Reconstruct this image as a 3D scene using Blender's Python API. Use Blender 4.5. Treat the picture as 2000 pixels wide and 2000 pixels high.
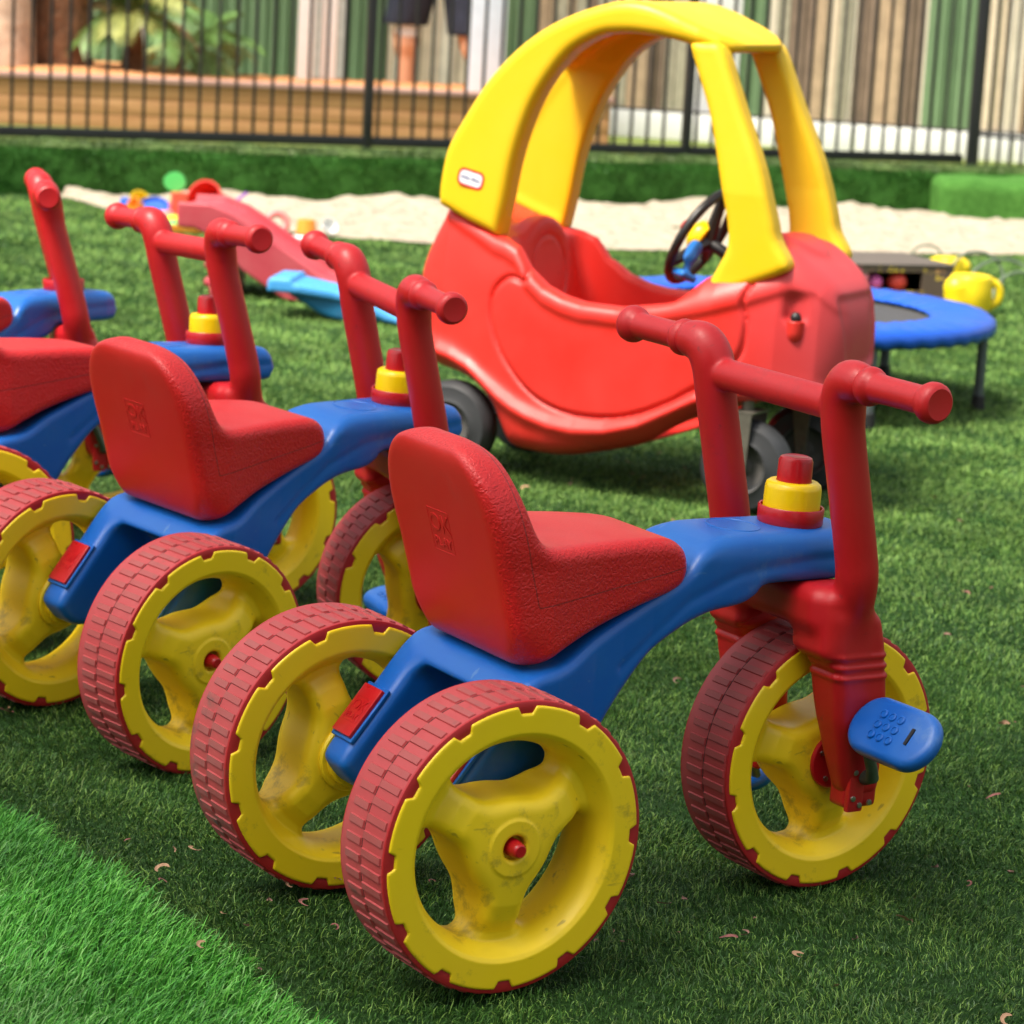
import bpy, bmesh, math, random
import numpy as np
from mathutils import Matrix, Vector
R = math.radians
rnd = random.Random(7)
S = bpy.context.scene
for o in list(bpy.data.objects): bpy.data.objects.remove(o)

# ------------------------------------------------------------------ camera
PITCH, ROLL, CAMH = 0.19049, -0.0556, 1.0262
cd = bpy.data.cameras.new('camera'); cam = bpy.data.objects.new('camera', cd)
S.collection.objects.link(cam)
right = Vector((1, 0, 0)); fwd = Vector((0, math.cos(PITCH), -math.sin(PITCH))); up = Vector((0, math.sin(PITCH), math.cos(PITCH)))
cr, sr = math.cos(ROLL), math.sin(ROLL)
r2 = right * cr - up * sr; u2 = right * sr + up * cr
M = Matrix((r2, u2, -fwd)).transposed().to_4x4(); M.translation = Vector((0, 0, CAMH))
cam.matrix_world = M
cd.sensor_width = 36; cd.lens = 5711.9 / 2000 * 36; cd.clip_start = 0.05; cd.clip_end = 500
cd.dof.use_dof = True; cd.dof.focus_distance = 3.05; cd.dof.aperture_fstop = 11.5
S.camera = cam
S.render.resolution_x = 1024; S.render.resolution_y = 1024

# ------------------------------------------------------------------ light
SUN_EL, SUN_AZ = 60, -128          # azimuth measured from +Y (away from the camera) towards +X
w = bpy.data.worlds.new('World'); S.world = w; w.use_nodes = True
nt = w.node_tree; bg = nt.nodes['Background']
sky = nt.nodes.new('ShaderNodeTexSky'); sky.sky_type = 'NISHITA'; sky.sun_disc = False
sky.sun_elevation = R(SUN_EL); sky.sun_rotation = R(SUN_AZ); sky.air_density = 1.6; sky.dust_density = 6.0; sky.ozone_density = 1.0
hsv = nt.nodes.new('ShaderNodeHueSaturation'); hsv.inputs['Saturation'].default_value = .28
nt.links.new(sky.outputs[0], hsv.inputs['Color']); nt.links.new(hsv.outputs[0], bg.inputs[0]); bg.inputs[1].default_value = 0.105
sd = bpy.data.lights.new('sun', 'SUN'); sd.energy = 3.1; sd.angle = R(14); sd.color = (1, 0.91, 0.78)
sun = bpy.data.objects.new('sun', sd); S.collection.objects.link(sun)
e, a = R(SUN_EL), R(SUN_AZ)
dvec = Vector((math.cos(e) * math.sin(a), math.cos(e) * math.cos(a), math.sin(e)))
sun.rotation_euler = dvec.to_track_quat('Z', 'Y').to_euler(); sun.location = (0, 0, 8)
S.view_settings.view_transform = 'Standard'; S.view_settings.look = 'None'
S.view_settings.exposure = 1.08; S.view_settings.gamma = 1

# ------------------------------------------------------------------ materials
def nmat(name):
    m = bpy.data.materials.new(name); m.use_nodes = True
    return m, m.node_tree, m.node_tree.nodes['Principled BSDF']
def N(nt, t, **k):
    n = nt.nodes.new(t)
    for a_, b_ in k.items():
        if a_.startswith('_'): n.inputs[int(a_[1:])].default_value = b_
        else: setattr(n, a_, b_)
    return n
def noise(nt, scale, detail=4, rough=.55, src='Object'):
    tc = N(nt, 'ShaderNodeTexCoord'); n = N(nt, 'ShaderNodeTexNoise')
    n.inputs['Scale'].default_value = scale; n.inputs['Detail'].default_value = detail; n.inputs['Roughness'].default_value = rough
    nt.links.new(tc.outputs[src], n.inputs['Vector']); return n
def ramp(nt, fac, stops):
    r = N(nt, 'ShaderNodeValToRGB'); nt.links.new(fac, r.inputs[0])
    el = r.color_ramp.elements
    while len(el) < len(stops): el.new(.5)
    for q, (p, c) in zip(el, stops): q.position = p; q.color = (*c, 1) if len(c) == 3 else c
    return r
def mix(nt, fac, a_, b_):
    m = N(nt, 'ShaderNodeMix', data_type='RGBA')
    for s, v in ((0, fac), (6, a_), (7, b_)):
        if hasattr(v, 'links') or isinstance(v, bpy.types.NodeSocket): nt.links.new(v, m.inputs[s])
        else: m.inputs[s].default_value = (*v, 1) if isinstance(v, tuple) else v
    return m.outputs[2]
def plastic(name, col, worn, rough=.42, dirt=(.10, .07, .045), dirt_amt=.5, wear=.35, bump=.0, bscale=300, spec=.5, leather=False, scratch=True):
    m, nt, b = nmat(name)
    big = noise(nt, 7, 5, .6); f = ramp(nt, big.outputs[0], [(.42, (0, 0, 0)), (.72, (1, 1, 1))])
    fw = N(nt, 'ShaderNodeMath', operation='MULTIPLY', _1=wear); nt.links.new(f.outputs[0], fw.inputs[0])
    c = mix(nt, fw.outputs[0], col, worn)
    d1 = noise(nt, 38, 8, .72); d2 = noise(nt, 5, 3)
    mm = N(nt, 'ShaderNodeMath', operation='MULTIPLY'); nt.links.new(d1.outputs[0], mm.inputs[0]); nt.links.new(d2.outputs[0], mm.inputs[1])
    fd = ramp(nt, mm.outputs[0], [(.315, (0, 0, 0)), (.42, (1, 1, 1))])
    fe = N(nt, 'ShaderNodeMath', operation='MULTIPLY', _1=dirt_amt); nt.links.new(fd.outputs[0], fe.inputs[0])
    c = mix(nt, fe.outputs[0], c, dirt)
    if scratch:   # short dark scuffs
        tc = N(nt, 'ShaderNodeTexCoord'); mp = N(nt, 'ShaderNodeMapping'); mp.inputs['Rotation'].default_value = (.5, .9, .3); mp.inputs['Scale'].default_value = (14, 90, 60)
        nt.links.new(tc.outputs['Object'], mp.inputs[0]); ns = N(nt, 'ShaderNodeTexNoise'); ns.inputs['Scale'].default_value = 1.0; ns.inputs['Detail'].default_value = 3
        nt.links.new(mp.outputs[0], ns.inputs['Vector'])
        fs = ramp(nt, ns.outputs[0], [(.69, (0, 0, 0)), (.74, (.5, .5, .5))])
        c = mix(nt, fs.outputs[0], c, dirt)
    nt.links.new(c, b.inputs['Base Color'])
    rr = ramp(nt, d2.outputs[0], [(.3, (rough - .08,) * 3), (.75, (rough + .14,) * 3)])
    nt.links.new(rr.outputs[0], b.inputs['Roughness'])
    b.inputs['Specular IOR Level'].default_value = spec
    tcn = noise(nt, bscale, 3, .6)
    bp = N(nt, 'ShaderNodeBump'); bp.inputs['Strength'].default_value = .12 + bump; bp.inputs['Distance'].default_value = .0006
    nt.links.new(tcn.outputs[0], bp.inputs['Height'])
    last = bp
    if leather:
        tc = N(nt, 'ShaderNodeTexCoord'); wn = N(nt, 'ShaderNodeTexNoise'); wn.inputs['Scale'].default_value = 120; nt.links.new(tc.outputs['Object'], wn.inputs['Vector'])
        vm = N(nt, 'ShaderNodeVectorMath', operation='MULTIPLY_ADD'); nt.links.new(wn.outputs['Color'], vm.inputs[0]); vm.inputs[1].default_value = (.012, .012, .012); nt.links.new(tc.outputs['Object'], vm.inputs[2])
        v = N(nt, 'ShaderNodeTexVoronoi', feature='SMOOTH_F1'); v.inputs['Scale'].default_value = 320; v.inputs['Randomness'].default_value = 1
        nt.links.new(vm.outputs[0], v.inputs['Vector'])
        at = N(nt, 'ShaderNodeAttribute', attribute_name='tex')
        b2 = N(nt, 'ShaderNodeBump'); b2.inputs['Distance'].default_value = .0009
        ms = N(nt, 'ShaderNodeMath', operation='MULTIPLY', _1=1.0); nt.links.new(at.outputs['Fac'], ms.inputs[0])
        nt.links.new(ms.outputs[0], b2.inputs['Strength']); nt.links.new(v.outputs['Distance'], b2.inputs['Height']); nt.links.new(bp.outputs[0], b2.inputs['Normal'])
        last = b2
    if leather:     # mould seam: a fine dark line
        sa = N(nt, 'ShaderNodeAttribute', attribute_name='seam'); ab = N(nt, 'ShaderNodeMath', operation='ABSOLUTE'); nt.links.new(sa.outputs['Fac'], ab.inputs[0])
        mr = N(nt, 'ShaderNodeMapRange'); nt.links.new(ab.outputs[0], mr.inputs[0]); mr.inputs[1].default_value = .0003; mr.inputs[2].default_value = .0010; mr.inputs[3].default_value = .75; mr.inputs[4].default_value = 0
        has = N(nt, 'ShaderNodeMath', operation='MULTIPLY'); tx3 = N(nt, 'ShaderNodeMath', operation='GREATER_THAN', _1=.02); nt.links.new(at.outputs['Fac'], tx3.inputs[0]); nt.links.new(tx3.outputs[0], has.inputs[0]); nt.links.new(mr.outputs[0], has.inputs[1])
        c = mix(nt, has.outputs[0], c, (.16, .02, .02)); nt.links.new(c, b.inputs['Base Color'])
    nt.links.new(last.outputs[0], b.inputs['Normal'])
    b.inputs['Subsurface Weight'].default_value = 0
    return m
def plain(name, col, rough=.5, metal=0, var=.15, scale=20, bump=0.1, bd=.001, spec=.5):
    m, nt, b = nmat(name); n = noise(nt, scale, 5, .6)
    lo = tuple(max(0, c * (1 - var)) for c in col); hi = tuple(min(1, c * (1 + var)) for c in col)
    r = ramp(nt, n.outputs[0], [(.3, lo), (.7, hi)]); nt.links.new(r.outputs[0], b.inputs['Base Color'])
    b.inputs['Roughness'].default_value = rough; b.inputs['Metallic'].default_value = metal; b.inputs['Specular IOR Level'].default_value = spec
    bp = N(nt, 'ShaderNodeBump'); bp.inputs['Strength'].default_value = bump; bp.inputs['Distance'].default_value = bd
    nt.links.new(n.outputs[0], bp.inputs['Height']); nt.links.new(bp.outputs[0], b.inputs['Normal'])
    return m
RED, REDW = (.60, .010, .012), (.62, .05, .042)
M_seat = plastic('seat_red', RED, REDW, rough=.40, leather=True, dirt_amt=.12, dirt=(.3, .12, .1), wear=.3, scratch=False)
M_bar = plastic('handlebar_red', (.50, .008, .012), (.50, .03, .03), rough=.42, dirt=(.20, .02, .02), dirt_amt=.35, bump=.05, wear=.45)
M_grime = plain('tread_grime', (.07, .05, .045), .9)
M_tyres = plastic('tyre_side', (.42, .012, .016), (.45, .04, .04), rough=.5, dirt_amt=.35, scratch=False)
M_tyre = plastic('tyre_red', (.42, .046, .050), (.45, .082, .082), rough=.62, dirt=(.13, .08, .06), dirt_amt=.75, wear=.8, scratch=False)
M_tyreb = plastic('tyre_lug', (.36, .062, .060), (.30, .11, .10), rough=.68, dirt=(.09, .065, .055), dirt_amt=.9, wear=.8, scratch=False)
M_yel = plastic('wheel_yellow', (.95, .68, .010), (.90, .60, .02), rough=.40, dirt=(.16, .11, .03), dirt_amt=.55, wear=.5)
M_blue = plastic('frame_blue', (.002, .105, .46), (.015, .15, .46), rough=.38, dirt=(.10, .22, .46), dirt_amt=.5, wear=.6)
M_capred = plastic('cap_red', (.45, .006, .012), (.5, .03, .03), rough=.3, dirt_amt=.1, scratch=False)
M_capyel = plastic('cap_yellow', (.85, .58, .0), (.85, .6, .02), rough=.32, dirt_amt=.05, scratch=False)
M_pedal = plastic('pedal_blue', (.0, .09, .42), (.05, .2, .5), rough=.33, dirt=(.2, .3, .4), dirt_amt=.25, scratch=False)
M_crank = plain('crank_metal', (.13, .17, .13), rough=.45, metal=.7, scale=60)
M_steel = plain('steel', (.4, .4, .38), rough=.35, metal=1, scale=60)
def sky_fade_nose(m):      # dull pink towards the car's nose: sky glare painted in, with fading and dust
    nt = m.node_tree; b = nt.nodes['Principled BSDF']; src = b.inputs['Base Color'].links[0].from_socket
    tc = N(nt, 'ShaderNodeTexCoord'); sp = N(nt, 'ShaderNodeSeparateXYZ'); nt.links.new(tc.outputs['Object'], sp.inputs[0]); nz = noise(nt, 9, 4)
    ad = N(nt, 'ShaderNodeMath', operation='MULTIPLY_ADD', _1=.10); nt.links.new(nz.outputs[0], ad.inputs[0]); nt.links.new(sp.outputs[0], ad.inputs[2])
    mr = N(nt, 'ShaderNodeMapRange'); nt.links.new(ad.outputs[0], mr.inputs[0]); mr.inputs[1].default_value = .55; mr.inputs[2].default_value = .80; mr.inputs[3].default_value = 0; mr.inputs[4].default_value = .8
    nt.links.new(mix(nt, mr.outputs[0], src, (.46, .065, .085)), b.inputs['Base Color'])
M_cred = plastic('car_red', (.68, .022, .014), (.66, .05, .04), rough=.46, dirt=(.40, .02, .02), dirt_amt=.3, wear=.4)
sky_fade_nose(M_cred)
M_cyel = plastic('car_yellow', (.84, .52, .004), (.84, .56, .03), rough=.45, dirt_amt=.03, wear=.3, scratch=False)
M_black = plain('black_plastic', (.012, .011, .011), rough=.4)
M_rub = plain('grey_rubber', (.028, .030, .033), rough=.55, var=.3, scale=14)
M_hubg = plain('grey_hub', (.09, .085, .08), rough=.6)

# ------------------------------------------------------------------ mesh helpers
COL = S.collection
def link(o, parent=None):
    COL.objects.link(o)
    if parent is not None: o.parent = parent
    return o
def new(name, me, mat=None, parent=None, mw=None):
    if mat is not None and not me.materials: me.materials.append(mat)
    o = bpy.data.objects.new(name, me); link(o, parent)
    if mw is not None: o.matrix_local = mw
    return o
def tag(o, label=None, cat=None, group=None, kind=None):
    for k, v in (('label', label), ('category', cat), ('group', group), ('kind', kind)):
        if v: o[k] = v
    return o
def empty(name, loc=(0, 0, 0), rz=0, M_=None):
    o = bpy.data.objects.new(name, None); o.empty_display_size = .1; link(o)
    if M_ is not None: o.matrix_world = M_
    else: o.location = loc; o.rotation_euler = (0, 0, rz)
    return o
def mesh_np(name, V, F, smooth=True):
    """V (n,3); F (m,4) or (m,3)"""
    me = bpy.data.meshes.new(name); k = F.shape[1]
    me.vertices.add(len(V)); me.vertices.foreach_set('co', np.ascontiguousarray(V, np.float32).ravel())
    me.loops.add(F.size); me.loops.foreach_set('vertex_index', np.ascontiguousarray(F, np.int32).ravel())
    me.polygons.add(len(F)); me.polygons.foreach_set('loop_start', np.arange(0, F.size, k, dtype=np.int32))
    me.polygons.foreach_set('use_smooth', np.full(len(F), smooth))
    me.update(calc_edges=True); return me
def nets(fn, lo, hi, h):
    ax = [np.arange(lo[i], hi[i] + h, h, dtype=np.float32) for i in range(3)]
    V = fn(ax[0][:, None, None], ax[1][None, :, None], ax[2][None, None, :]); V = np.broadcast_to(V, tuple(len(q) for q in ax)).astype(np.float32)
    V = np.where(V == 0, 1e-7, V); s = V < 0
    n = [len(q) - 1 for q in ax]
    cnt = sum(s[i:i + n[0], j:j + n[1], k:k + n[2]].astype(np.int8) for i in (0, 1) for j in (0, 1) for k in (0, 1))
    I, J, K = np.nonzero((cnt > 0) & (cnt < 8))
    idx = np.full(n, -1, np.int32); idx[I, J, K] = np.arange(len(I))
    cor = [(i, j, k) for i in (0, 1) for j in (0, 1) for k in (0, 1)]
    val = {c: V[I + c[0], J + c[1], K + c[2]] for c in cor}
    P = np.zeros((len(I), 3)); C = np.zeros(len(I))
    for c in cor:
        for a_ in range(3):
            if c[a_] == 0:
                d = list(c); d[a_] = 1; d = tuple(d); va, vb = val[c], val[d]; m = (va < 0) != (vb < 0)
                t = np.where(m, va / np.where(m, va - vb, 1), 0); q = np.tile(np.array(c, float), (len(I), 1)); q[:, a_] += t
                P[m] += q[m]; C[m] += 1
    P = P / C[:, None]; P = (P + np.stack([I, J, K], 1)) * h + np.array(lo)
    Q = []
    for a_ in range(3):
        b_, c_ = (a_ + 1) % 3, (a_ + 2) % 3
        sl0 = [slice(None)] * 3; sl1 = [slice(None)] * 3; sl0[a_] = slice(0, -1); sl1[a_] = slice(1, None)
        A, B = s[tuple(sl0)], s[tuple(sl1)]; E_ = np.argwhere(A != B)
        ok = (E_[:, b_] > 0) & (E_[:, c_] > 0) & (E_[:, b_] < n[b_]) & (E_[:, c_] < n[c_]); E_ = E_[ok]
        def cell(db, dc):
            q = E_.copy(); q[:, b_] -= db; q[:, c_] -= dc; return idx[q[:, 0], q[:, 1], q[:, 2]]
        q = np.stack([cell(1, 1), cell(0, 1), cell(0, 0), cell(1, 0)], 1)
        ins = A[E_[:, 0], E_[:, 1], E_[:, 2]]; q[~ins] = q[~ins][:, ::-1]; Q.append(q)
    Q = np.concatenate(Q); Q = Q[(Q >= 0).all(1)]
    for _ in range(3):
        x, y, z = P.T; f0 = fn(x, y, z); e_ = h * .3
        g = np.stack([fn(x + e_, y, z) - f0, fn(x, y + e_, z) - f0, fn(x, y, z + e_) - f0], 1) / e_
        st = -(f0 / np.maximum((g * g).sum(1), .2))[:, None] * g; L = np.linalg.norm(st, axis=1, keepdims=True)
        P = P + st * np.minimum(1, h * .5 / np.maximum(L, 1e-9))
    return P, Q
def sdf_mesh(name, fn, lo, hi, h):
    P, Q = nets(fn, lo, hi, h); return mesh_np(name, P, Q)
# sdf primitives, all accept broadcastable x, y, z
def smin(a_, b_, k): hh = np.clip(.5 + .5 * (b_ - a_) / k, 0, 1); return b_ + (a_ - b_) * hh - k * hh * (1 - hh)
def smax(a_, b_, k): return -smin(-a_, -b_, k)
def cap(x, y, z, a_, b_, ra, rb=None):
    rb = ra if rb is None else rb; a_ = np.array(a_, float); b_ = np.array(b_, float); ab = b_ - a_; L2 = ab @ ab
    t = np.clip(((x - a_[0]) * ab[0] + (y - a_[1]) * ab[1] + (z - a_[2]) * ab[2]) / L2, 0, 1)
    return np.sqrt((x - a_[0] - t * ab[0])**2 + (y - a_[1] - t * ab[1])**2 + (z - a_[2] - t * ab[2])**2) - (ra + (rb - ra) * t)
def rbox(x, y, z, c, h, r):
    qx = np.abs(x - c[0]) - h[0] + r; qy = np.abs(y - c[1]) - h[1] + r; qz = np.abs(z - c[2]) - h[2] + r
    return np.sqrt(np.maximum(qx, 0)**2 + np.maximum(qy, 0)**2 + np.maximum(qz, 0)**2) + np.minimum(np.maximum(qx, np.maximum(qy, qz)), 0) - r
def poly(x, z, pts):
    x, z = np.broadcast_arrays(x, z); x = x.astype(np.float64); z = z.astype(np.float64)
    d = np.full(x.shape, 1e9); s = np.ones(x.shape); n = len(pts)
    for i in range(n):
        ax_, az = pts[i]; bx, bz = pts[i - 1]; ex, ez = bx - ax_, bz - az; wx, wz = x - ax_, z - az
        t = np.clip((wx * ex + wz * ez) / (ex * ex + ez * ez + 1e-18), 0, 1)
        d = np.minimum(d, (wx - ex * t)**2 + (wz - ez * t)**2)
        c1 = z >= az; c2 = z < bz; c3 = ex * wz > ez * wx
        s = np.where((c1 & c2 & c3) | (~c1 & ~c2 & ~c3), -s, s)
    return s * np.sqrt(d)
def spline(pts, n=6, closed=True):
    P = np.array(pts, float); out = []; m = len(P)
    for i in range(m if closed else m - 1):
        if closed: p0, p1, p2, p3 = P[i - 1], P[i], P[(i + 1) % m], P[(i + 2) % m]
        else: p0, p1, p2, p3 = P[max(i - 1, 0)], P[i], P[i + 1], P[min(i + 2, m - 1)]
        for t in np.arange(n) / n:
            out.append(.5 * (2 * p1 + (p2 - p0) * t + (2 * p0 - 5 * p1 + 4 * p2 - p3) * t * t + (3 * p1 - p0 - 3 * p2 + p3) * t**3))
    if not closed: out.append(P[-1])
    return [tuple(q) for q in out]
def pline(x, z, pts):
    d = 1e9
    for (ax_, az), (bx, bz) in zip(pts[:-1], pts[1:]):
        ex, ez = bx - ax_, bz - az; t = np.clip(((x - ax_) * ex + (z - az) * ez) / (ex * ex + ez * ez + 1e-12), 0, 1)
        d = np.minimum(d, np.hypot(x - ax_ - t * ex, z - az - t * ez))
    return d
def lathe(name, prof, seg=48, axis='z', cap_=False):
    """prof: list of (radius, height)"""
    P = []; F = []
    for i in range(seg):
        a_ = 2 * math.pi * i / seg
        for r_, h_ in prof: P.append((r_ * math.cos(a_), r_ * math.sin(a_), h_))
    n = len(prof)
    for i in range(seg):
        j = (i + 1) % seg
        for k in range(n - 1): F.append((i * n + k, j * n + k, j * n + k + 1, i * n + k + 1))
    P = np.array(P)
    if axis == 'y': P = P[:, [0, 2, 1]] * np.array([1, -1, 1]); F = [f for f in F]
    me = mesh_np(name, P, np.array(F)); bm = bmesh.new(); bm.from_mesh(me); bmesh.ops.remove_doubles(bm, verts=bm.verts, dist=1e-6)
    bmesh.ops.recalc_face_normals(bm, faces=bm.faces); bm.to_mesh(me); bm.free(); sharp(me); return me
def sharp(me, ang=38):
    me.polygons.foreach_set('use_smooth', np.full(len(me.polygons), True))
    bm = bmesh.new(); bm.from_mesh(me); lim = R(ang)
    for e_ in bm.edges:
        e_.smooth = not (len(e_.link_faces) == 2 and e_.calc_face_angle(0) > lim)
    bm.to_mesh(me); bm.free()
def bm_mesh(name, fn, bevel=0, seg=2, smooth=True):
    bm = bmesh.new(); fn(bm)
    if bevel: bmesh.ops.bevel(bm, geom=list(bm.edges), offset=bevel, segments=seg, profile=.6, affect='EDGES', clamp_overlap=True)
    me = bpy.data.meshes.new(name); bm.to_mesh(me); bm.free()
    if smooth: sharp(me)
    return me
def add_box(bm, c, s, M_=None):
    r_ = bmesh.ops.create_cube(bm, size=1); vs = r_['verts']
    for v in vs: v.co = Vector((v.co.x * s[0], v.co.y * s[1], v.co.z * s[2]))
    if M_ is not None: bmesh.ops.transform(bm, matrix=M_, verts=vs)
    bmesh.ops.translate(bm, vec=Vector(c), verts=vs); return vs
def add_tube(bm, pts, rad, seg=12, caps=True):
    pts = [Vector(p) for p in pts]; rr = rad if isinstance(rad, (list, tuple)) else [rad] * len(pts); rings = []
    t0 = (pts[1] - pts[0]).normalized(); u = t0.orthogonal().normalized()
    for i, p in enumerate(pts):
        t = (pts[min(i + 1, len(pts) - 1)] - pts[max(i - 1, 0)]).normalized(); u = (u - t * u.dot(t)).normalized(); v = t.cross(u)
        rings.append([bm.verts.new(p + (u * math.cos(2 * math.pi * k / seg) + v * math.sin(2 * math.pi * k / seg)) * rr[i]) for k in range(seg)])
    for a_, b_ in zip(rings[:-1], rings[1:]):
        for k in range(seg): bm.faces.new((a_[k], a_[(k + 1) % seg], b_[(k + 1) % seg], b_[k]))
    if caps: bm.faces.new(rings[0][::-1]); bm.faces.new(rings[-1])
def add_prism(bm, pts, d0, d1, plane='xz'):
    """polygon pts extruded from d0 to d1 along the missing axis"""
    def P(a_, b_, d): return (a_, d, b_) if plane == 'xz' else ((a_, b_, d) if plane == 'xy' else (d, a_, b_))
    A = [bm.verts.new(P(p[0], p[1], d0)) for p in pts]; B = [bm.verts.new(P(p[0], p[1], d1)) for p in pts]; n = len(pts)
    fs = [bm.faces.new(A), bm.faces.new(B[::-1])]
    for i in range(n): fs.append(bm.faces.new((A[i], B[i], B[(i + 1) % n], A[(i + 1) % n])))
    bmesh.ops.recalc_face_normals(bm, faces=fs)
def text_mesh(name, body, size, ext=.0006, space=1):
    c = bpy.data.curves.new(name, 'FONT'); c.body = body; c.size = size; c.extrude = ext; c.align_x = 'CENTER'; c.align_y = 'CENTER'; c.offset = size * .012; c.resolution_u = 3; c.space_character = space
    o = bpy.data.objects.new(name, c); COL.objects.link(o); dg = bpy.context.evaluated_depsgraph_get()
    me = bpy.data.meshes.new_from_object(o.evaluated_get(dg)); COL.objects.unlink(o); bpy.data.objects.remove(o); bpy.data.curves.remove(c)
    return me
def join(name, items):
    """items: (mesh, matrix, material) -> one mesh with slots"""
    bm = bmesh.new(); mats = []
    for me, M_, mat in items:
        if mat not in mats: mats.append(mat)
        nb = bmesh.new(); nb.from_mesh(me)
        if M_ is not None: nb.transform(M_)
        for f in nb.faces: f.material_index = mats.index(mat)
        tmp = bpy.data.meshes.new('t'); nb.to_mesh(tmp); nb.free(); bm.from_mesh(tmp); bpy.data.meshes.remove(tmp)
    me = bpy.data.meshes.new(name); bm.to_mesh(me); bm.free()
    for m in mats: me.materials.append(m)
    return me
I4 = Matrix.Identity(4)
def TR(x, y, z): return Matrix.Translation((x, y, z))
def basis(o, X_, Y_, Z_):
    m = Matrix((Vector(X_), Vector(Y_), Vector(Z_))).transposed().to_4x4(); m.translation = Vector(o); return m

# ------------------------------------------------------------------ tricycle poses (metres)
TRI = [  # x, y, z, yaw, steer, lean_x, lean_y
    (-.0948, 2.8949, .0230, .5821, .0221, .0213, .0225),
    (-.5137, 3.7230, -.0155, .7792, -.3457, .0482, .0034),
    (-.8608, 4.2104, -.0088, .5867, -.0359, -.0399, .0072),
    (-1.077, 4.767, -.020, .943, -.736, -.038, .010)]
def tri_matrix(p):
    x, y, z, yaw, st, a_, b_ = p
    M_ = Matrix.Translation((x, y, z)) @ Matrix.Rotation(yaw, 4, 'Z') @ Matrix.Rotation(a_ * -1, 4, 'X') @ Matrix.Rotation(b_, 4, 'Y')
    return M_
# note on signs: x += b z , y -= a z  (small rotations)
def tri_matrix(p):
    x, y, z, yaw, st, a_, b_ = p
    return Matrix.Translation((x, y, z)) @ Matrix.Rotation(yaw, 4, 'Z') @ Matrix.Rotation(a_, 4, 'X') @ Matrix.Rotation(b_, 4, 'Y')
HL, HR = .5248, .148
AXK = Vector((-.0102, 0, 1)).normalized(); AXO = Vector((HL - .0812, 0, .1464))
def steer_matrix(s): return Matrix.Translation(AXO) @ Matrix.Rotation(s, 4, AXK) @ Matrix.Translation(-AXO)
# terrain: gentle unevenness so that every wheel stands on the turf
CP = []
for p in TRI:
    Mt = tri_matrix(p)
    for q in ((0, .162, 0), (0, -.162, 0), (HL, 0, 0)):
        v = Mt @ Vector(q); CP.append((v.x, v.y, v.z))
for q in ((.1, 5.75), (.44, 5.43), (.3, 5.9), (.6, 5.6)): CP.append((*q, 0))
CP = np.array(CP)
_K = np.exp(-((CP[:, None, 0] - CP[None, :, 0])**2 + (CP[:, None, 1] - CP[None, :, 1])**2) / .42**2)
_W = np.linalg.solve(_K + .15 * np.eye(len(CP)), CP[:, 2])
def ground_z(x, y):
    x = np.asarray(x, float); y = np.asarray(y, float); z = np.zeros(np.broadcast(x, y).shape)
    for (cx, cy, _), w_ in zip(CP, _W): z = z + w_ * np.exp(-((x - cx)**2 + (y - cy)**2) / .42**2)
    return z + .004 * np.sin(x * 2.3 + 1) * np.sin(y * 1.7)

# ================================================================== setting
def lerp(a_, b_, t): return a_ + (b_ - a_) * t
def mk_turf(name, c0, c1, c2, scale=40):
    m, nt, b = nmat(name); n1 = noise(nt, scale, 8, .7); n2 = noise(nt, 1.4, 3, .5)
    r1 = ramp(nt, n1.outputs[0], [(.28, c0), (.52, c1), (.75, c2)])
    r2_ = ramp(nt, n2.outputs[0], [(.3, (.80, .82, .80)), (.7, (1.12, 1.08, 1.0))])
    mm = N(nt, 'ShaderNodeMix', data_type='RGBA', blend_type='MULTIPLY'); mm.inputs[0].default_value = 1
    nt.links.new(r1.outputs[0], mm.inputs[6]); nt.links.new(r2_.outputs[0], mm.inputs[7]); nt.links.new(mm.outputs[2], b.inputs['Base Color'])
    b.inputs['Roughness'].default_value = .9; b.inputs['Specular IOR Level'].default_value = .1
    bp = N(nt, 'ShaderNodeBump'); bp.inputs['Strength'].default_value = .8; bp.inputs['Distance'].default_value = .01
    nt.links.new(n1.outputs[0], bp.inputs['Height']); nt.links.new(bp.outputs[0], b.inputs['Normal']); return m
M_turf = mk_turf('turf_backing', (.010, .028, .008), (.022, .062, .015), (.045, .11, .025), 60)
M_bank = mk_turf('bank_turf', (.020, .065, .012), (.035, .115, .020), (.055, .17, .03), 45)
M_strip = mk_turf('rough_turf', (.04, .07, .02), (.08, .13, .04), (.14, .2, .07), 25)
M_lawn = mk_turf('far_lawn', (.09, .13, .03), (.17, .22, .06), (.26, .3, .1), 12)

def grid_obj(name, xs, ys, zf, mat):
    X, Y = np.meshgrid(xs, ys, indexing='ij'); Z = zf(X, Y); V = np.stack([X, Y, Z], -1).reshape(-1, 3); nx, ny = len(xs), len(ys)
    i, j = np.meshgrid(np.arange(nx - 1), np.arange(ny - 1), indexing='ij'); a_ = (i * ny + j).ravel()
    F = np.stack([a_, a_ + ny, a_ + ny + 1, a_ + 1], 1); me = mesh_np(name, V, F); me.materials.append(mat)
    return link(bpy.data.objects.new(name, me))
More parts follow.
